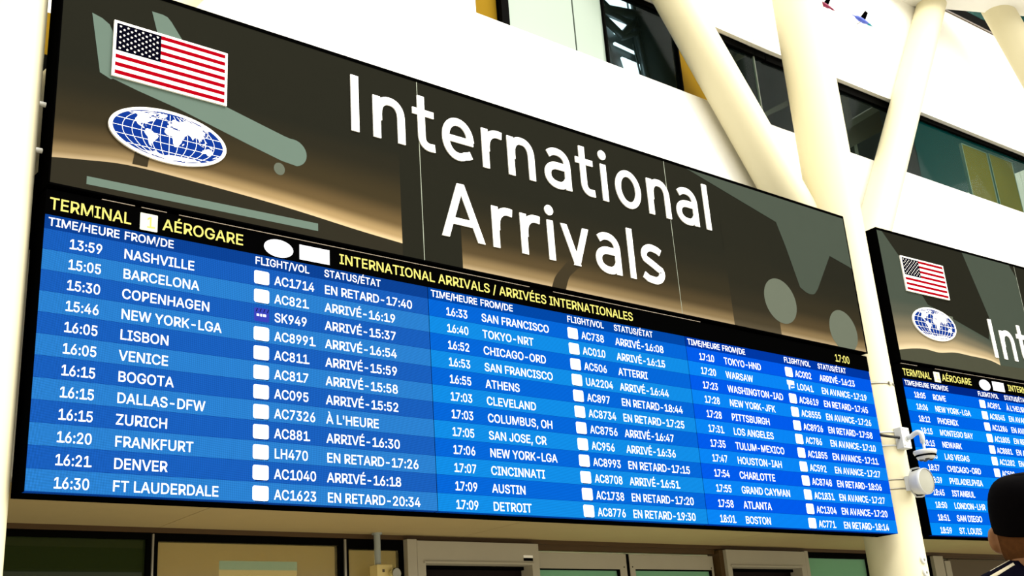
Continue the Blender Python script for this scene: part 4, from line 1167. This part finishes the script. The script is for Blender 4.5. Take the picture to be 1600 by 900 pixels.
def globe_plaque(parent, cx, cz, a, c):
    b = MB()
    b.prism(ellipse(cx, cz, a, c, 72), -0.036, -0.02, 0)
    ia, ic = a - 0.024, c - 0.020
    b.flat(ellipse(cx, cz, ia, ic, 72), -0.0365, 1)

    def pr(lo, la):
        t = max(-1, min(1, la / 90.0))
        return (cx + ia * (lo / 180.0) * math.sqrt(max(0, 1 - t * t)), cz + ic * t)

    def line(pts, w, y):
        for i in range(len(pts) - 1):
            p, q = Vector(pts[i]), Vector(pts[i + 1])
            d = (q - p)
            if d.length < 1e-6:
                continue
            n = Vector((-d.y, d.x)).normalized() * w / 2
            b.flat([tuple(p - n), tuple(q - n), tuple(q + n), tuple(p + n)], y, 0)
    for lo in range(-150, 180, 30):
        line([pr(lo, la) for la in range(-84, 85, 12)], 0.0032, -0.0369)
    for la in (-60, -30, 0, 30, 60):
        line([pr(-179, la), pr(179, la)], 0.0032, -0.0369)
    for poly in LAND:
        pts = []
        n = len(poly)
        for i in range(n):       # short steps keep the coast on the curved grid
            p, q = poly[i], poly[(i + 1) % n]
            k = max(1, int(max(abs(p[0] - q[0]), abs(p[1] - q[1])) / 20))
            for j in range(k):
                pts.append(pr(max(-179, min(179, p[0] + (q[0] - p[0]) * j / k)), p[1] + (q[1] - p[1]) * j / k))
        clean = [pts[0]]
        for p in pts[1:]:
            if (Vector(p) - Vector(clean[-1])).length > 0.0008:
                clean.append(p)
        b.flat(clean, -0.0373, 0)
    return b.build('globe_plaque', ['plaque_white', 'ocean'], parent)


def glow(b, hill, top, strength, mat):
    """sunrise band of the printed artwork standing on a hill line [(x, z), ...]"""
    n = len(hill)
    K = 8
    y = -0.0212
    for i in range(n - 1):
        (xa, za), (xb, zb) = hill[i], hill[i + 1]
        sa = strength(xa) if callable(strength) else strength
        sb = strength(xb) if callable(strength) else strength
        ta, tb = top(xa) if callable(top) else top, top(xb) if callable(top) else top
        for k in range(K):
            u0, u1 = k / K, (k + 1) / K
            b.face([(xa, y, za + (ta - za) * u0), (xb, y, zb + (tb - zb) * u0), (xb, y, zb + (tb - zb) * u1), (xa, y, za + (ta - za) * u1)], mat,
                   uv=[(sa, u0), (sb, u0), (sb, u1), (sa, u1)])


SIGN_MATS = ['ink_dark', 'ink_hill', 'ink_plane', 'ink_wing', 'ink_wheel', 'sunrise', 'ink_band', 'ink_arm', 'seam', 'sunrise_pale', 'ink_hill_pale']


def smooth_line(pts, n=5):
    """Catmull-Rom through points"""
    out = []
    for i in range(len(pts) - 1):
        p0, p1, p2, p3 = pts[max(0, i - 1)], pts[i], pts[i + 1], pts[min(len(pts) - 1, i + 2)]
        for k in range(n):
            t = k / n
            out.append(tuple(0.5 * ((2 * p1[j]) + (-p0[j] + p2[j]) * t + (2 * p0[j] - 5 * p1[j] + 4 * p2[j] - p3[j]) * t * t + (-p0[j] + 3 * p1[j] - 3 * p2[j] + p3[j]) * t ** 3) for j in (0, 1)))
    out.append(pts[-1])
    return out


def sign_box(label, loc, rz, loc_pins):
    t = thing('arrivals_sign', label, 'sign', loc, rz)
    b = MB()
    Z0, Z1 = 1.785, 3.280
    b.box(0, 8.0, -0.012, 0.2, Z0, Z1)
    e = 0.026
    b.box(0, 8.0, -0.024, -0.012, Z1 - e, Z1)
    b.box(0, e * 0.35, -0.024, -0.012, Z0, Z1 - e)
    b.box(8.0 - e * 0.5, 8.0, -0.024, -0.012, Z0, Z1 - e)
    b.box(0, 8.0, -0.024, -0.012, Z0 - 0.004, Z0 + 0.008)
    b.build('casing', 'black', t)
    for x in (0.9, 3.0, 5.0, 7.1):
        for z in (Z0 + 0.25, Z0 + 1.25):
            boxobj('wall_bracket', 'black', x, x + 0.08, 0.2, 0.745, z, z + 0.08, t)
    for z in loc_pins:
        c = MB(); c.cyl((-0.075, 0.15, z), (0.004, 0.15, z), 0.016, n=14); c.cyl((-0.085, 0.15, z), (-0.07, 0.15, z), 0.024, n=14)
        c.build('mounting_pin', 'letter_side', t)
    return t


Z0, Z1 = 1.793, 3.254
# --- first board
t = sign_box('large dark sign with white International Arrivals letters, flag and globe, above the big display', (0, 0, ZO), 0, (2.376, 2.065))
X1, X2 = 2.636, 5.318
hillA = smooth_line([(0.009, 1.955), (0.19, 1.982), (0.46, 2.013), (0.87, 2.003), (1.28, 1.983), (1.64, 1.957), (2.09, 1.914), (2.45, 1.887)])
b = MB()
b.box(0.009, X1 - 0.003, -0.02, -0.012, Z0, Z1, 0)
glow(b, hillA, lambda x: 2.64, lambda x: 0.62 + 0.38 * min(1, max(0, (x - 0.2) / 1.6)), 5)
b.flat([(0.009, Z0)] + [(2.45, Z0)] + hillA[::-1], -0.0215, 1)
b.flat([(0.20, Z0 + 0.035), (0.20, Z0 + 0.035)] and [(0.218, 1.829), (1.770, 1.843), (1.770, 1.898), (0.218, 1.881)], -0.022, 2)
# printed aircraft: tail fins, fuselage, nose, front wheel
b.flat([(0.188, 3.002), (0.252, 2.985), (0.300, 2.955), (0.325, 2.905), (0.50, 2.66), (0.325, 2.57), (0.257, 2.598)], -0.022, 2)
b.flat([(0.567, 3.146), (0.640, 3.146), (0.672, 3.138), (0.700, 3.110), (0.778, 3.0), (0.86, 2.87), (0.66, 2.87), (0.609, 2.996)], -0.022, 2)
b.flat([(0.257, 2.598), (0.325, 2.90), (1.0, 2.75), (1.091, 2.596), (1.30, 2.545), (1.52, 2.492)] + arc(1.585, 2.386, 0.103, 0.100, 100, -75, 14)
       + [(1.50, 2.301), (1.25, 2.362), (0.95, 2.441), (0.772, 2.487), (0.50, 2.54)], -0.0218, 2)
b.flat(ellipse(1.481, 2.237, 0.041, 0.045, 26), -0.022, 4)
b.build('face_panel', SIGN_MATS, t)
b = MB()
b.box(X1 + 0.003, X2 - 0.003, -0.02, -0.012, Z0, Z1, 0)
hB = [(2.978 + (5.315 - 2.978) * i / 14, Z0) for i in range(15)]
glow(b, hB, 2.52, lambda x: 0.60 if x < 4.0 else 0.60 - 0.14 * min(1, (x - 4.0)), 5)
b.flat(smooth_line([(3.840, Z0), (3.88, 1.88), (3.95, 1.96), (4.05, 2.06), (4.16, 2.15)]) + smooth_line([(4.20, 2.05), (4.09, 1.96), (4.03, 1.90), (3.985, Z0)]), -0.0216, 7)
b.build('face_panel', SIGN_MATS, t)
b = MB()
b.box(X2 + 0.003, 7.987, -0.02, -0.012, Z0, Z1, 0)
glow(b, [(5.321 + (5.996 - 5.321) * i / 5, Z0) for i in range(6)], 2.52, 0.44, 5)
glow(b, [(5.996, Z0), (6.2, Z0), (6.4, Z0), (6.655, Z0)], 2.9, 0.085, 5)
glow(b, [(6.655 + (7.98 - 6.655) * i / 7, Z0) for i in range(8)], 2.52, 0.46, 5)
b.flat([(5.619, 3.252), (6.837, 2.973), (6.93, 2.73), (7.057, 2.331)] + arc(7.20, 2.33, 0.10, 0.045, 225, 330, 6) + [(7.34, 2.36), (7.637, 2.767), (7.942, 2.704), (7.986, 2.69), (7.986, 3.252)], -0.022, 3)
b.flat(ellipse(6.715, 2.135, 0.236, 0.225, 40), -0.0222, 4)
b.flat(ellipse(7.652, 1.965, 0.225, 0.222, 40)[:24] + [(7.52, Z0), (7.79, Z0)] + ellipse(7.652, 1.965, 0.225, 0.222, 40)[37:], -0.0222, 4)
b.build('face_panel', SIGN_MATS, t)
for xs in (X1, X2):
    c = MB(); c.box(xs - 0.003, xs + 0.003, -0.0205, -0.012, Z0, Z1); c.build('panel_joint', 'seam', t)
flag_plaque(t, 0.325, 1.090, 2.595, 2.992)
globe_plaque(t, 0.708, 2.265, 0.385, 0.182)
c = MB(); c.prism([(0.487, 2.030), (0.580, 2.030), (0.592, 2.12), (0.500, 2.12)], -0.024, -0.02); c.build('cover_plate', 'ink_arm', t)
BZ1, BZ2 = 2.680, 2.021
for ch, x in zip('International', (2.048, 2.232, 2.580, 2.850, 3.228, 3.484, 3.864, 4.216, 4.500, 4.662, 5.052, 5.408, 5.788)):
    sign_letter(ch, x, BZ1, t)
for ch, x in zip('Arrivals', (2.799, 3.277, 3.558, 3.836, 3.980, 4.346, 4.729, 4.882)):
    sign_letter(ch, x, BZ2, t)

# --- second board
t = sign_box('far dark sign right of the column, lettering cut by the photo edge', (BX, 0, ZO), BRZ, (2.376, 2.065))
b = MB()
hillB = smooth_line([(0.009, 1.90), (0.226, 1.938), (0.473, 1.961), (0.715, 1.949), (1.014, 1.983), (1.308, 1.978), (1.648, 1.97), (1.86, 1.93)])
b.box(0.009, X1 - 0.003, -0.02, -0.012, Z0, Z1, 0)
b.flat([(0.009, 3.252), (0.104, 3.252), (0.335, 2.995), (0.616, 2.588), (0.69, 2.484), (1.064, 2.351), (1.556, 2.251), (1.86, 2.190)] + hillB[::-1], -0.0206, 3)
glow(b, hillB, lambda x: 2.50 if x < 0.65 else 2.50 - 0.31 * (x - 0.65) / 1.21, 1.0, 9)
b.flat([(0.009, Z0), (2.63, Z0), (2.63, 1.95), (1.86, 1.93)] + hillB[::-1], -0.0217, 10)
b.flat([(1.568, 3.252), (2.527, 3.252), (2.63, 3.10), (2.63, 1.95), (1.86, 1.93), (1.86, 2.19), (1.741, 2.226), (1.841, 2.502)], -0.0216, 3)
b.flat([(1.009, 2.408), (1.112, 2.408), (1.094, 2.308), (1.009, 2.308)], -0.0222, 4)
b.build('face_panel', SIGN_MATS, t)
b = MB(); b.box(X1 + 0.003, X2 - 0.003, -0.02, -0.012, Z0, Z1, 0); b.build('face_panel', SIGN_MATS, t)
b = MB(); b.box(X2 + 0.003, 7.987, -0.02, -0.012, Z0, Z1, 0); b.build('face_panel', SIGN_MATS, t)
for xs in (X1, X2):
    c = MB(); c.box(xs - 0.003, xs + 0.003, -0.0205, -0.012, Z0, Z1); c.build('panel_joint', 'seam', t)
flag_plaque(t, 0.332, 1.104, 2.597, 3.004)
globe_plaque(t, 0.722, 2.265, 0.385, 0.186)
for ch, x in zip('International', (2.048, 2.232, 2.580, 2.850, 3.228, 3.484, 3.864, 4.216, 4.500, 4.662, 5.052, 5.408, 5.788)):
    sign_letter(ch, x - 0.262, 2.015, t)

# ------------------------------------------------------------------ devices on the column
TX, TY, TR = 8.28, 0.25, 0.276
t = thing('security_camera', 'white multi lens security camera on a bent arm, fixed to the column', 'camera', (TX + 0.01, -0.03, 3.30))
b = MB(); b.box(-0.085, 0.055, -0.075, 0.01, 0.16, 0.37); bm_o = b.build('mounting_box', 'cam_white', t)
mod = bm_o.modifiers.new('bevel', 'BEVEL'); mod.width = 0.006; mod.segments = 2
for z in (0.185, 0.345):
    for x in (-0.066, 0.036):
        b = MB(); b.cyl((x, -0.079, z), (x, -0.074, z), 0.006, n=10); b.build('screw', 'steel', t)
b = MB()
pts = [(0.0, -0.07, 0.262), (0.0, -0.12, 0.268), (0.0, -0.155, 0.285)] + [(0.0, -0.190 - 0.045 * math.sin(math.radians(a)), 0.250 + 0.045 * math.cos(math.radians(a))) for a in range(0, 91, 15)] + [(0.0, -0.235, 0.18)]
b.tube(pts, 0.024, n=18); b.cyl((0, -0.079, 0.262), (0, -0.068, 0.262), 0.036)
b.build('arm', 'cam_white', t)
b = MB(); b.cyl((0, -0.235, 0.11), (0, -0.235, 0.19), 0.013); b.build('stem', 'cam_white', t)
b = MB(); b.lathe((0, -0.235, -0.03), (0, 0, 1), [(0.088, 0.0), (0.088, 0.098), (0.118, 0.112), (0.135, 0.108), (0.148, 0.02), (0.15, 0.0)], n=36); b.build('housing', 'cam_white', t)
b = MB(); b.lathe((0, -0.235, -0.03), (0, 0, 1), [(0.074, 0.09), (0.074, 0.099), (0.089, 0.101), (0.089, 0.09)], n=36); b.build('dark_ring', 'black', t)
b = MB(); b.lathe((0, -0.235, -0.03), (0, 0, 1), [(0.074, 0.09), (0.05, 0.078), (0.046, 0.05), (0.046, 0.0)], n=30); b.build('lower_shell', 'cam_white', t)
for k in range(4):
    a = math.radians(45 + 90 * k)
    b = MB(); b.ellipsoid((0.045 * math.cos(a), -0.235 + 0.045 * math.sin(a), 0.032), (0.03, 0.03, 0.03)); b.build('lens_dome', 'lens', t)
for z in (0.20, 0.335):
    b = MB(); b.lathe((-0.01, 0.28, z), (0, 0, 1), [(-0.008, 0.2765), (-0.008, 0.280), (0.008, 0.280), (0.008, 0.2765)], n=56)
    b.build('strap', 'cam_white', t)

tag(MB.build((lambda m: (m.tube([(7.985, 0.02, 3.60), (8.02, -0.015, 3.585), (8.10, -0.055, 3.572), (8.185, -0.07, 3.568), (8.200, -0.07, 3.566)], 0.014), m)[1])(MB()), 'cable', 'rubber'),
    'short black cable running from behind the big display to the security camera', 'cable')

t = thing('speaker', 'round white loudspeaker with grey grille strapped to the column under the camera', 'speaker', (TX + 0.01, -0.03, 3.0))
AX = Vector((-0.06, -0.99, -0.03)).normalized()
cc = Vector((0.0, -0.085, 0.118))
b = MB(); b.lathe(cc, AX, [(-0.02, 0.0), (-0.02, 0.100), (-0.005, 0.114), (0.06, 0.122), (0.085, 0.128), (0.110, 0.128), (0.116, 0.118)], n=44); b.build('housing', 'cam_white', t)
b = MB(); b.lathe(cc, AX, [(0.110, 0.118), (0.112, 0.106), (0.118, 0.06), (0.120, 0.0)], n=40); b.build('grille', 'cam_grey', t)
b = MB()
b.tube([cc + Vector((-0.02, 0.02, 0.135)), cc + Vector((0, -0.03, 0.140)), cc + Vector((0.0, -0.06, 0.133))], 0.008)
b.tube([cc + Vector((-0.02, 0.02, -0.135)), cc + Vector((0, -0.03, -0.140)), cc + Vector((0.0, -0.06, -0.133))], 0.008)
b.tube([cc + Vector((-0.02, 0.02, 0.135)), cc + Vector((-0.02, 0.06, 0.07)), cc + Vector((-0.02, 0.06, -0.07)), cc + Vector((-0.02, 0.02, -0.135))], 0.008)
b.box(-0.06, 0.04, -0.06, 0.006, 0.05, 0.19)
b.build('bracket', 'cam_white', t)
for z in (0.165, 0.075):
    b = MB(); b.lathe((-0.01, 0.28, z), (0, 0, 1), [(-0.007, 0.2765), (-0.007, 0.2795), (0.007, 0.2795), (0.007, 0.2765)], n=56); b.build('strap', 'steel', t)

ang = math.radians(272)
for i, (z, lab) in enumerate(((2.395, 'small round white button unit low on the column, upper of two'), (2.275, 'small round white button unit low on the column, lower of two'))):
    d = Vector((math.cos(ang), math.sin(ang), 0))
    p = Vector((TX, TY, z)) + d * TR
    t = thing('push_button', lab, 'button', p)
    w = Vector((-d.y, d.x, 0))
    b = MB(); b.lathe((0, 0, 0), d, [(-0.004, 0.042), (0.012, 0.042), (0.018, 0.036), (0.018, 0.0)], n=28); b.build('housing', 'cam_white', t)
    b = MB(); b.lathe(d * 0.016, d, [(0, 0.014), (0.006, 0.014), (0.008, 0.0)], n=16); b.build('button', 'cam_grey', t)

# conduit and emergency light in front of the entrance glazing
t = thing('emergency_light', 'cream emergency light box with round lamp, hanging on the grey conduit', 'light', (3.20, 1.52, 2.27))
b = MB(); b.box(-0.07, 0.075, 0, 0.11, 0, 0.215); o = b.build('housing', 'box_yellow', t)
mod = o.modifiers.new('bevel', 'BEVEL'); mod.width = 0.005; mod.segments = 2
b = MB(); b.box(-0.022, -0.002, -0.002, 0.002, 0.155, 0.178); b.build('indicator', 'gallery_brown', t)
for x in (0.065,):
    b = MB(); b.lathe((x, 0.0, 0.140), (0.15, -1, -0.05), [(-0.01, 0.025), (0.01, 0.04), (0.05, 0.047), (0.062, 0.044)], n=26); b.build('lamp_head', 'chrome', t)
    b = MB(); b.lathe((x, 0.0, 0.140), (0.15, -1, -0.05), [(0.061, 0.043), (0.06, 0.025), (0.056, 0.014), (0.06, 0.0)], n=24); b.build('lamp_lens', 'cam_grey', t)
tag(MB.build((lambda m: (m.cyl((3.172, 1.575, 2.486), (3.172, 1.575, 2.737), 0.026), m.cyl((3.172, 1.575, 2.725), (3.172, 1.575, 2.737), 0.042), m)[2])(MB()), 'conduit', 'pipe'),
    'short grey conduit dropping from the soffit to the emergency light', 'pipe')


# ------------------------------------------------------------------ two small bird ornaments high on the wall
def bird(label, loc, body, wing, scale, dirx, tail):
    t = thing('bird_ornament', label, 'bird', loc, group='small bird ornaments on the upper wall')
    s = scale
    b = MB()
    q = 1.5 * s     # stretched along the wall
    b.tube([(-0.20 * q, 0, 0.022 * s), (-0.14 * q, 0, 0.020 * s), (-0.10 * q, 0, 0.022 * s), (-0.04 * q, 0, 0.01 * s), (0.05 * q, 0, 0.0), (0.12 * q, 0, 0.0)],
           [0.004 * s, 0.010 * s, 0.032 * s, 0.042 * s, 0.038 * s, 0.022 * s], n=14)
    b.build('body', body, t)
    b = MB()
    b.hexa([(-0.04 * q, -0.006, 0.03 * s), (0.05 * q, -0.006, 0.0), (0.05 * q, 0.006, 0.0), (-0.04 * q, 0.006, 0.03 * s),
            (0.09 * q, -0.02, 0.24 * s), (0.14 * q, -0.02, 0.22 * s), (0.14 * q, -0.012, 0.22 * s), (0.09 * q, -0.012, 0.24 * s)])
    b.build('wing', wing, t)
    b = MB(); b.tube([(0.10 * q, 0, 0.0), (0.16 * q, 0, -0.01 * s), (0.215 * q, 0, -0.02 * s)], [0.024 * s, 0.020 * s, 0.004 * s], n=10)
    b.build('tail', tail, t)
    b = MB(); b.cyl((0.02 * s, 0.0, 0.0), (0.02 * s, 0.09, 0.0), 0.005, n=8); b.build('standoff', 'steel', t)
    return t


BIRDP = pmat('dark magenta feathers', (120, 10, 60), 0.5, 0.3, var=0.6, scale=20)
BIRDB = pmat('blue violet feathers', (70, 90, 190), 0.5, 0.3, var=0.6, scale=22)
BIRDT = pmat('turquoise feathers', (0, 130, 150), 0.5, 0.3)
MT['birdp'], MT['birdb'], MT['birdt'] = BIRDP, BIRDB, BIRDT
bird('small dark magenta bird ornament on the white wall, at the top edge of the photo', (9.46, 0.62, 9.39), 'birdp', 'black', 0.62, 1, 'birdp')
bird('small blue and turquoise bird ornament on the white wall, lower of the two', (10.22, 0.60, 9.42), 'birdb', 'black', 0.72, 1, 'birdt')

# ------------------------------------------------------------------ the visitor in the cap, seen from behind
MT['skin'] = pmat('skin', (0, 0, 0), 0.55, 0.3, var=0.05, scale=18, alb=(0.20, 0.088, 0.034))
MT['hair'] = pmat('short dark hair', (74, 46, 24), 0.9, 0.02, var=0.4, scale=60, bump=0.3)
MT['cap'] = pmat('black cap cloth', (4, 3, 4), 0.9, 0.02, var=0.2, scale=40)
MT['navy'] = pmat('navy knit', (7, 6, 20), 0.9, 0.03, var=0.2, scale=60)
MT['stripe'] = pmat('cream stripe', (0, 0, 0), 0.7, 0.2, alb=(0.75, 0.68, 0.52))
MT['trouser'] = pmat('dark grey trousers', (30, 31, 36), 0.8, 0.2, var=0.2, scale=50)
MT['shoe'] = pmat('dark shoes', (14, 13, 13), 0.6, 0.3)
MT['eye'] = pmat('eye', (225, 222, 215), 0.2, 0.5)

PR = math.radians(-63)
person = thing('person', 'person seen from behind in black cap and navy top with cream shoulder stripes', 'person', (0.755, -4.992, 0), PR)


def remesh(o, vox, smooth=6):
    m = o.modifiers.new('remesh', 'REMESH'); m.mode = 'VOXEL'; m.voxel_size = vox; m.use_smooth_shade = True
    if smooth:
        s = o.modifiers.new('smooth', 'SMOOTH'); s.iterations = smooth; s.factor = 0.5
    return o


TILT = Matrix.Rotation(math.radians(14), 3, 'X')      # head tipped back to read the boards
PIV = Vector((0, -0.015, 1.60))


def hd(x, y, z):
    return PIV + TILT @ (Vector((x, y, z)) - PIV)


b = MB()
HC = (0, 0.022, 1.705)
b.ellipsoid(hd(*HC), (0.076, 0.097, 0.112), rot=TILT, nu=28, nv=20)
b.ellipsoid(hd(0, 0.065, 1.640), (0.054, 0.056, 0.062), rot=TILT)            # jaw
b.ellipsoid(hd(0, 0.108, 1.600), (0.026, 0.020, 0.020), rot=TILT)            # chin
b.tube([hd(0, 0.112, 1.715), hd(0, 0.126, 1.685), hd(0, 0.136, 1.668)], [0.010, 0.013, 0.015])   # nose
b.ellipsoid(hd(0.016, 0.121, 1.664), (0.009, 0.011, 0.009)); b.ellipsoid(hd(-0.016, 0.121, 1.664), (0.009, 0.011, 0.009))
b.ellipsoid(hd(0, 0.114, 1.634), (0.026, 0.011, 0.007), rot=TILT); b.ellipsoid(hd(0, 0.113, 1.624), (0.022, 0.011, 0.008), rot=TILT)   # lips
b.ellipsoid(hd(0, 0.098, 1.735), (0.055, 0.022, 0.012), rot=TILT)            # brow
for s in (-1, 1):                                                            # ears
    r = TILT @ Matrix.Rotation(s * math.radians(24), 3, 'Z')
    b.ellipsoid(hd(s * 0.083, 0.006, 1.700), (0.011, 0.020, 0.029), rot=r)
    b.ellipsoid(hd(s * 0.079, 0.010, 1.678), (0.009, 0.012, 0.012), rot=r)
b.tube([hd(0, -0.012, 1.66), (0, -0.02, 1.60), (0, -0.025, 1.53), (0, -0.02, 1.46)], [0.060, 0.063, 0.072, 0.09], n=22)
b.tube([(0, -0.01, 1.47), (0, 0, 1.38), (0, 0, 1.24), (0, 0.005, 1.10), (0, 0, 0.98), (0, 0, 0.90)], [0.10, 0.13, 0.128, 0.118, 0.13, 0.12], n=24)
for s in (-1, 1):
    b.tube([(0, -0.02, 1.50), (s * 0.10, -0.02, 1.50), (s * 0.185, -0.01, 1.455)], [0.07, 0.062, 0.058])
    b.tube([(s * 0.07, 0, 1.36), (s * 0.07, 0, 1.15), (s * 0.06, 0, 0.98)], [0.105, 0.09, 0.10])
    b.tube([(s * 0.19, -0.01, 1.46), (s * 0.225, -0.02, 1.32), (s * 0.245, -0.03, 1.16), (s * 0.255, 0.0, 1.02), (s * 0.255, 0.035, 0.90)], [0.056, 0.048, 0.040, 0.036, 0.026])
    # hand: palm, four curled fingers, thumb from the side of the palm
    b.tube([(s * 0.255, 0.035, 0.90), (s * 0.257, 0.047, 0.855), (s * 0.257, 0.055, 0.815)], [0.026, 0.030, 0.028])
    b.ellipsoid((s * 0.257, 0.05, 0.845), (0.015, 0.040, 0.048))
    for k, (dy, ln) in enumerate(((0.088, 0.068), (0.068, 0.078), (0.048, 0.072), (0.030, 0.056))):
        b.tube([(s * 0.257, dy - 0.008, 0.815), (s * 0.256, dy, 0.815 - ln * 0.5), (s * 0.247, dy + 0.002, 0.815 - ln * 0.85), (s * 0.232, dy, 0.815 - ln * 1.1)], [0.0095, 0.009, 0.0085, 0.007], n=10)
    b.tube([(s * 0.252, 0.078, 0.872), (s * 0.245, 0.100, 0.845), (s * 0.238, 0.108, 0.815), (s * 0.232, 0.108, 0.795)], [0.013, 0.0115, 0.010, 0.008], n=10)
    b.tube([(s * 0.085, 0, 0.95), (s * 0.10, 0.005, 0.72), (s * 0.105, 0.01, 0.50), (s * 0.11, -0.005, 0.34), (s * 0.112, -0.01, 0.09)], [0.10, 0.082, 0.056, 0.056, 0.040])
    b.ellipsoid((s * 0.115, 0.06, 0.045), (0.042, 0.12, 0.04))
body = remesh(b.build('body', 'skin', person), 0.006, 5)

b = MB()      # trousers
for s in (-1, 1):
    b.tube([(s * 0.075, 0, 1.0), (s * 0.10, 0.005, 0.72), (s * 0.108, 0.01, 0.48), (s * 0.112, -0.005, 0.30), (s * 0.113, -0.005, 0.07)], [0.128, 0.102, 0.078, 0.074, 0.070], n=22)
b.ellipsoid((0, -0.01, 0.95), (0.18, 0.135, 0.13))
remesh(b.build('trousers', 'trouser', person), 0.012, 8)

b = MB()      # navy top with long sleeves
b.tube([(0, -0.026, 1.585), (0, -0.018, 1.49), (0, 0, 1.36), (0, 0.003, 1.22), (0, 0.005, 1.08), (0, 0, 0.93)], [0.098, 0.135, 0.150, 0.150, 0.144, 0.150], n=28)
for s in (-1, 1):
    b.tube([(s * 0.02, -0.026, 1.580), (s * 0.10, -0.024, 1.560), (s * 0.19, -0.012, 1.490)], [0.086, 0.074, 0.070])
    b.tube([(s * 0.075, 0, 1.38), (s * 0.075, 0, 1.15), (s * 0.07, 0, 0.94)], [0.122, 0.112, 0.122])
    b.tube([(s * 0.19, -0.012, 1.490), (s * 0.228, -0.02, 1.32), (s * 0.247, -0.03, 1.16), (s * 0.257, 0.0, 1.02), (s * 0.256, 0.03, 0.905)], [0.069, 0.062, 0.056, 0.050, 0.040])
for s in (-1, 1):
    b.ellipsoid((s * 0.192, -0.012, 1.470), (0.076, 0.078, 0.082))
    b.ellipsoid((s * 0.13, -0.010, 1.43), (0.10, 0.118, 0.12))
    b.ellipsoid((s * 0.05, -0.015, 1.47), (0.11, 0.125, 0.15))
b.ellipsoid((0, -0.045, 1.560), (0.085, 0.075, 0.075))
b.ellipsoid((0, 0.035, 1.36), (0.145, 0.115, 0.14))
top = remesh(b.build('shirt', 'navy', person), 0.010, 8)
for s in (-1, 1):      # two cream stripes along each shoulder
    for dy, dz, w in ((-0.040, 0.0, 0.0075), (-0.072, -0.011, 0.0065)):
        m = MB()
        pts = [(s * x, dy + 0.002, z + dz) for x, z in ((0.050, 1.650), (0.10, 1.628), (0.14, 1.600), (0.18, 1.563), (0.215, 1.520), (0.242, 1.472))]
        m.tube(pts, w, n=10)
        m.build('shoulder_stripe', 'stripe', top)
m = MB()
m.lathe(hd(0, -0.020, 1.612), (0, -0.15, 1), [(0.0, 0.080), (0.022, 0.075), (0.030, 0.071), (0.030, 0.065), (0.0, 0.068)], n=40)
m.build('collar', 'navy', top)

# short hair on the back and sides below the cap
b = MB()
n, rows = 40, 8
v, f = [], []
for j in range(rows + 1):
    ph = math.radians(60 + 62 * j / rows)
    for i in range(n + 1):
        th = math.radians(165 + 210 * i / n)
        v.append(hd(HC[0] + 0.0785 * math.sin(ph) * math.cos(th), HC[1] + 0.0995 * math.sin(ph) * math.sin(th), HC[2] + 0.1145 * math.cos(ph)))
for j in range(rows):
    for i in range(n):
        f.append((j * (n + 1) + i, (j + 1) * (n + 1) + i, (j + 1) * (n + 1) + i + 1, j * (n + 1) + i + 1))
b.idx(v, f, 0, True)
hr = b.build('hair', 'hair', person)
md = hr.modifiers.new('thick', 'SOLIDIFY'); md.thickness = 0.003

# cap: crown, band, button, peak over the brow
cp = bpy.data.objects.new('cap', None)
b = MB()
n, rows = 48, 12
v, f = [], []
for j in range(rows + 1):
    ph = math.radians(96 * j / rows)
    sq = 0.55
    for i in range(n):
        th = 2 * math.pi * i / n
        rr = math.sin(ph) ** sq if ph > 0 else 0
        low = 0.0 if j < rows else -0.004
        v.append(hd(0.0835 * rr * math.cos(th), HC[1] + 0.104 * rr * math.sin(th), 1.742 + 0.092 * math.copysign(abs(math.cos(ph)) ** 0.8, math.cos(ph)) + low - 0.006 * (1 - math.sin(th)) * (j / rows) ** 3))
for j in range(rows):
    for i in range(n):
        f.append((j * n + i, (j + 1) * n + i, (j + 1) * n + (i + 1) % n, j * n + (i + 1) % n))
b.idx(v, f, 0, True)
bpy.data.objects.remove(cp)
cap_o = b.build('cap', 'cap', person)
md = cap_o.modifiers.new('thick', 'SOLIDIFY'); md.thickness = 0.004
b = MB()
v, f = [], []
m_ = 16
for r in (0.0, 0.35, 0.7, 1.0):
    for i in range(m_ + 1):
        a = math.radians(20 + 140 * i / m_)
        v.append(hd((0.080 + 0.006 * r) * math.cos(a), HC[1] + 0.098 * math.sin(a) + 0.072 * r * math.sin(a) ** 1.5, 1.748 - 0.012 * r - 0.018 * abs(math.cos(a)) * r))
for j in range(3):
    for i in range(m_):
        f.append((j * (m_ + 1) + i, j * (m_ + 1) + i + 1, (j + 1) * (m_ + 1) + i + 1, (j + 1) * (m_ + 1) + i))
b.idx(v, f, 0, True)
pk = b.build('peak', 'cap', cap_o)
md = pk.modifiers.new('thick', 'SOLIDIFY'); md.thickness = 0.004
for s in (-1, 1):
    b = MB(); b.ellipsoid(hd(s * 0.030, 0.104, 1.708), (0.014, 0.010, 0.009)); b.ellipsoid(hd(s * 0.030, 0.111, 1.708), (0.006, 0.006, 0.006), mat=1)
    b.build('eye', ['eye', 'hair'], person)
    b = MB(); b.ellipsoid((s * 0.115, 0.065, 0.045), (0.052, 0.135, 0.046)); b.box(s * 0.115 - 0.045, s * 0.115 + 0.045, -0.055, 0.185, 0.0, 0.022)
    b.build('shoe', 'shoe', person)
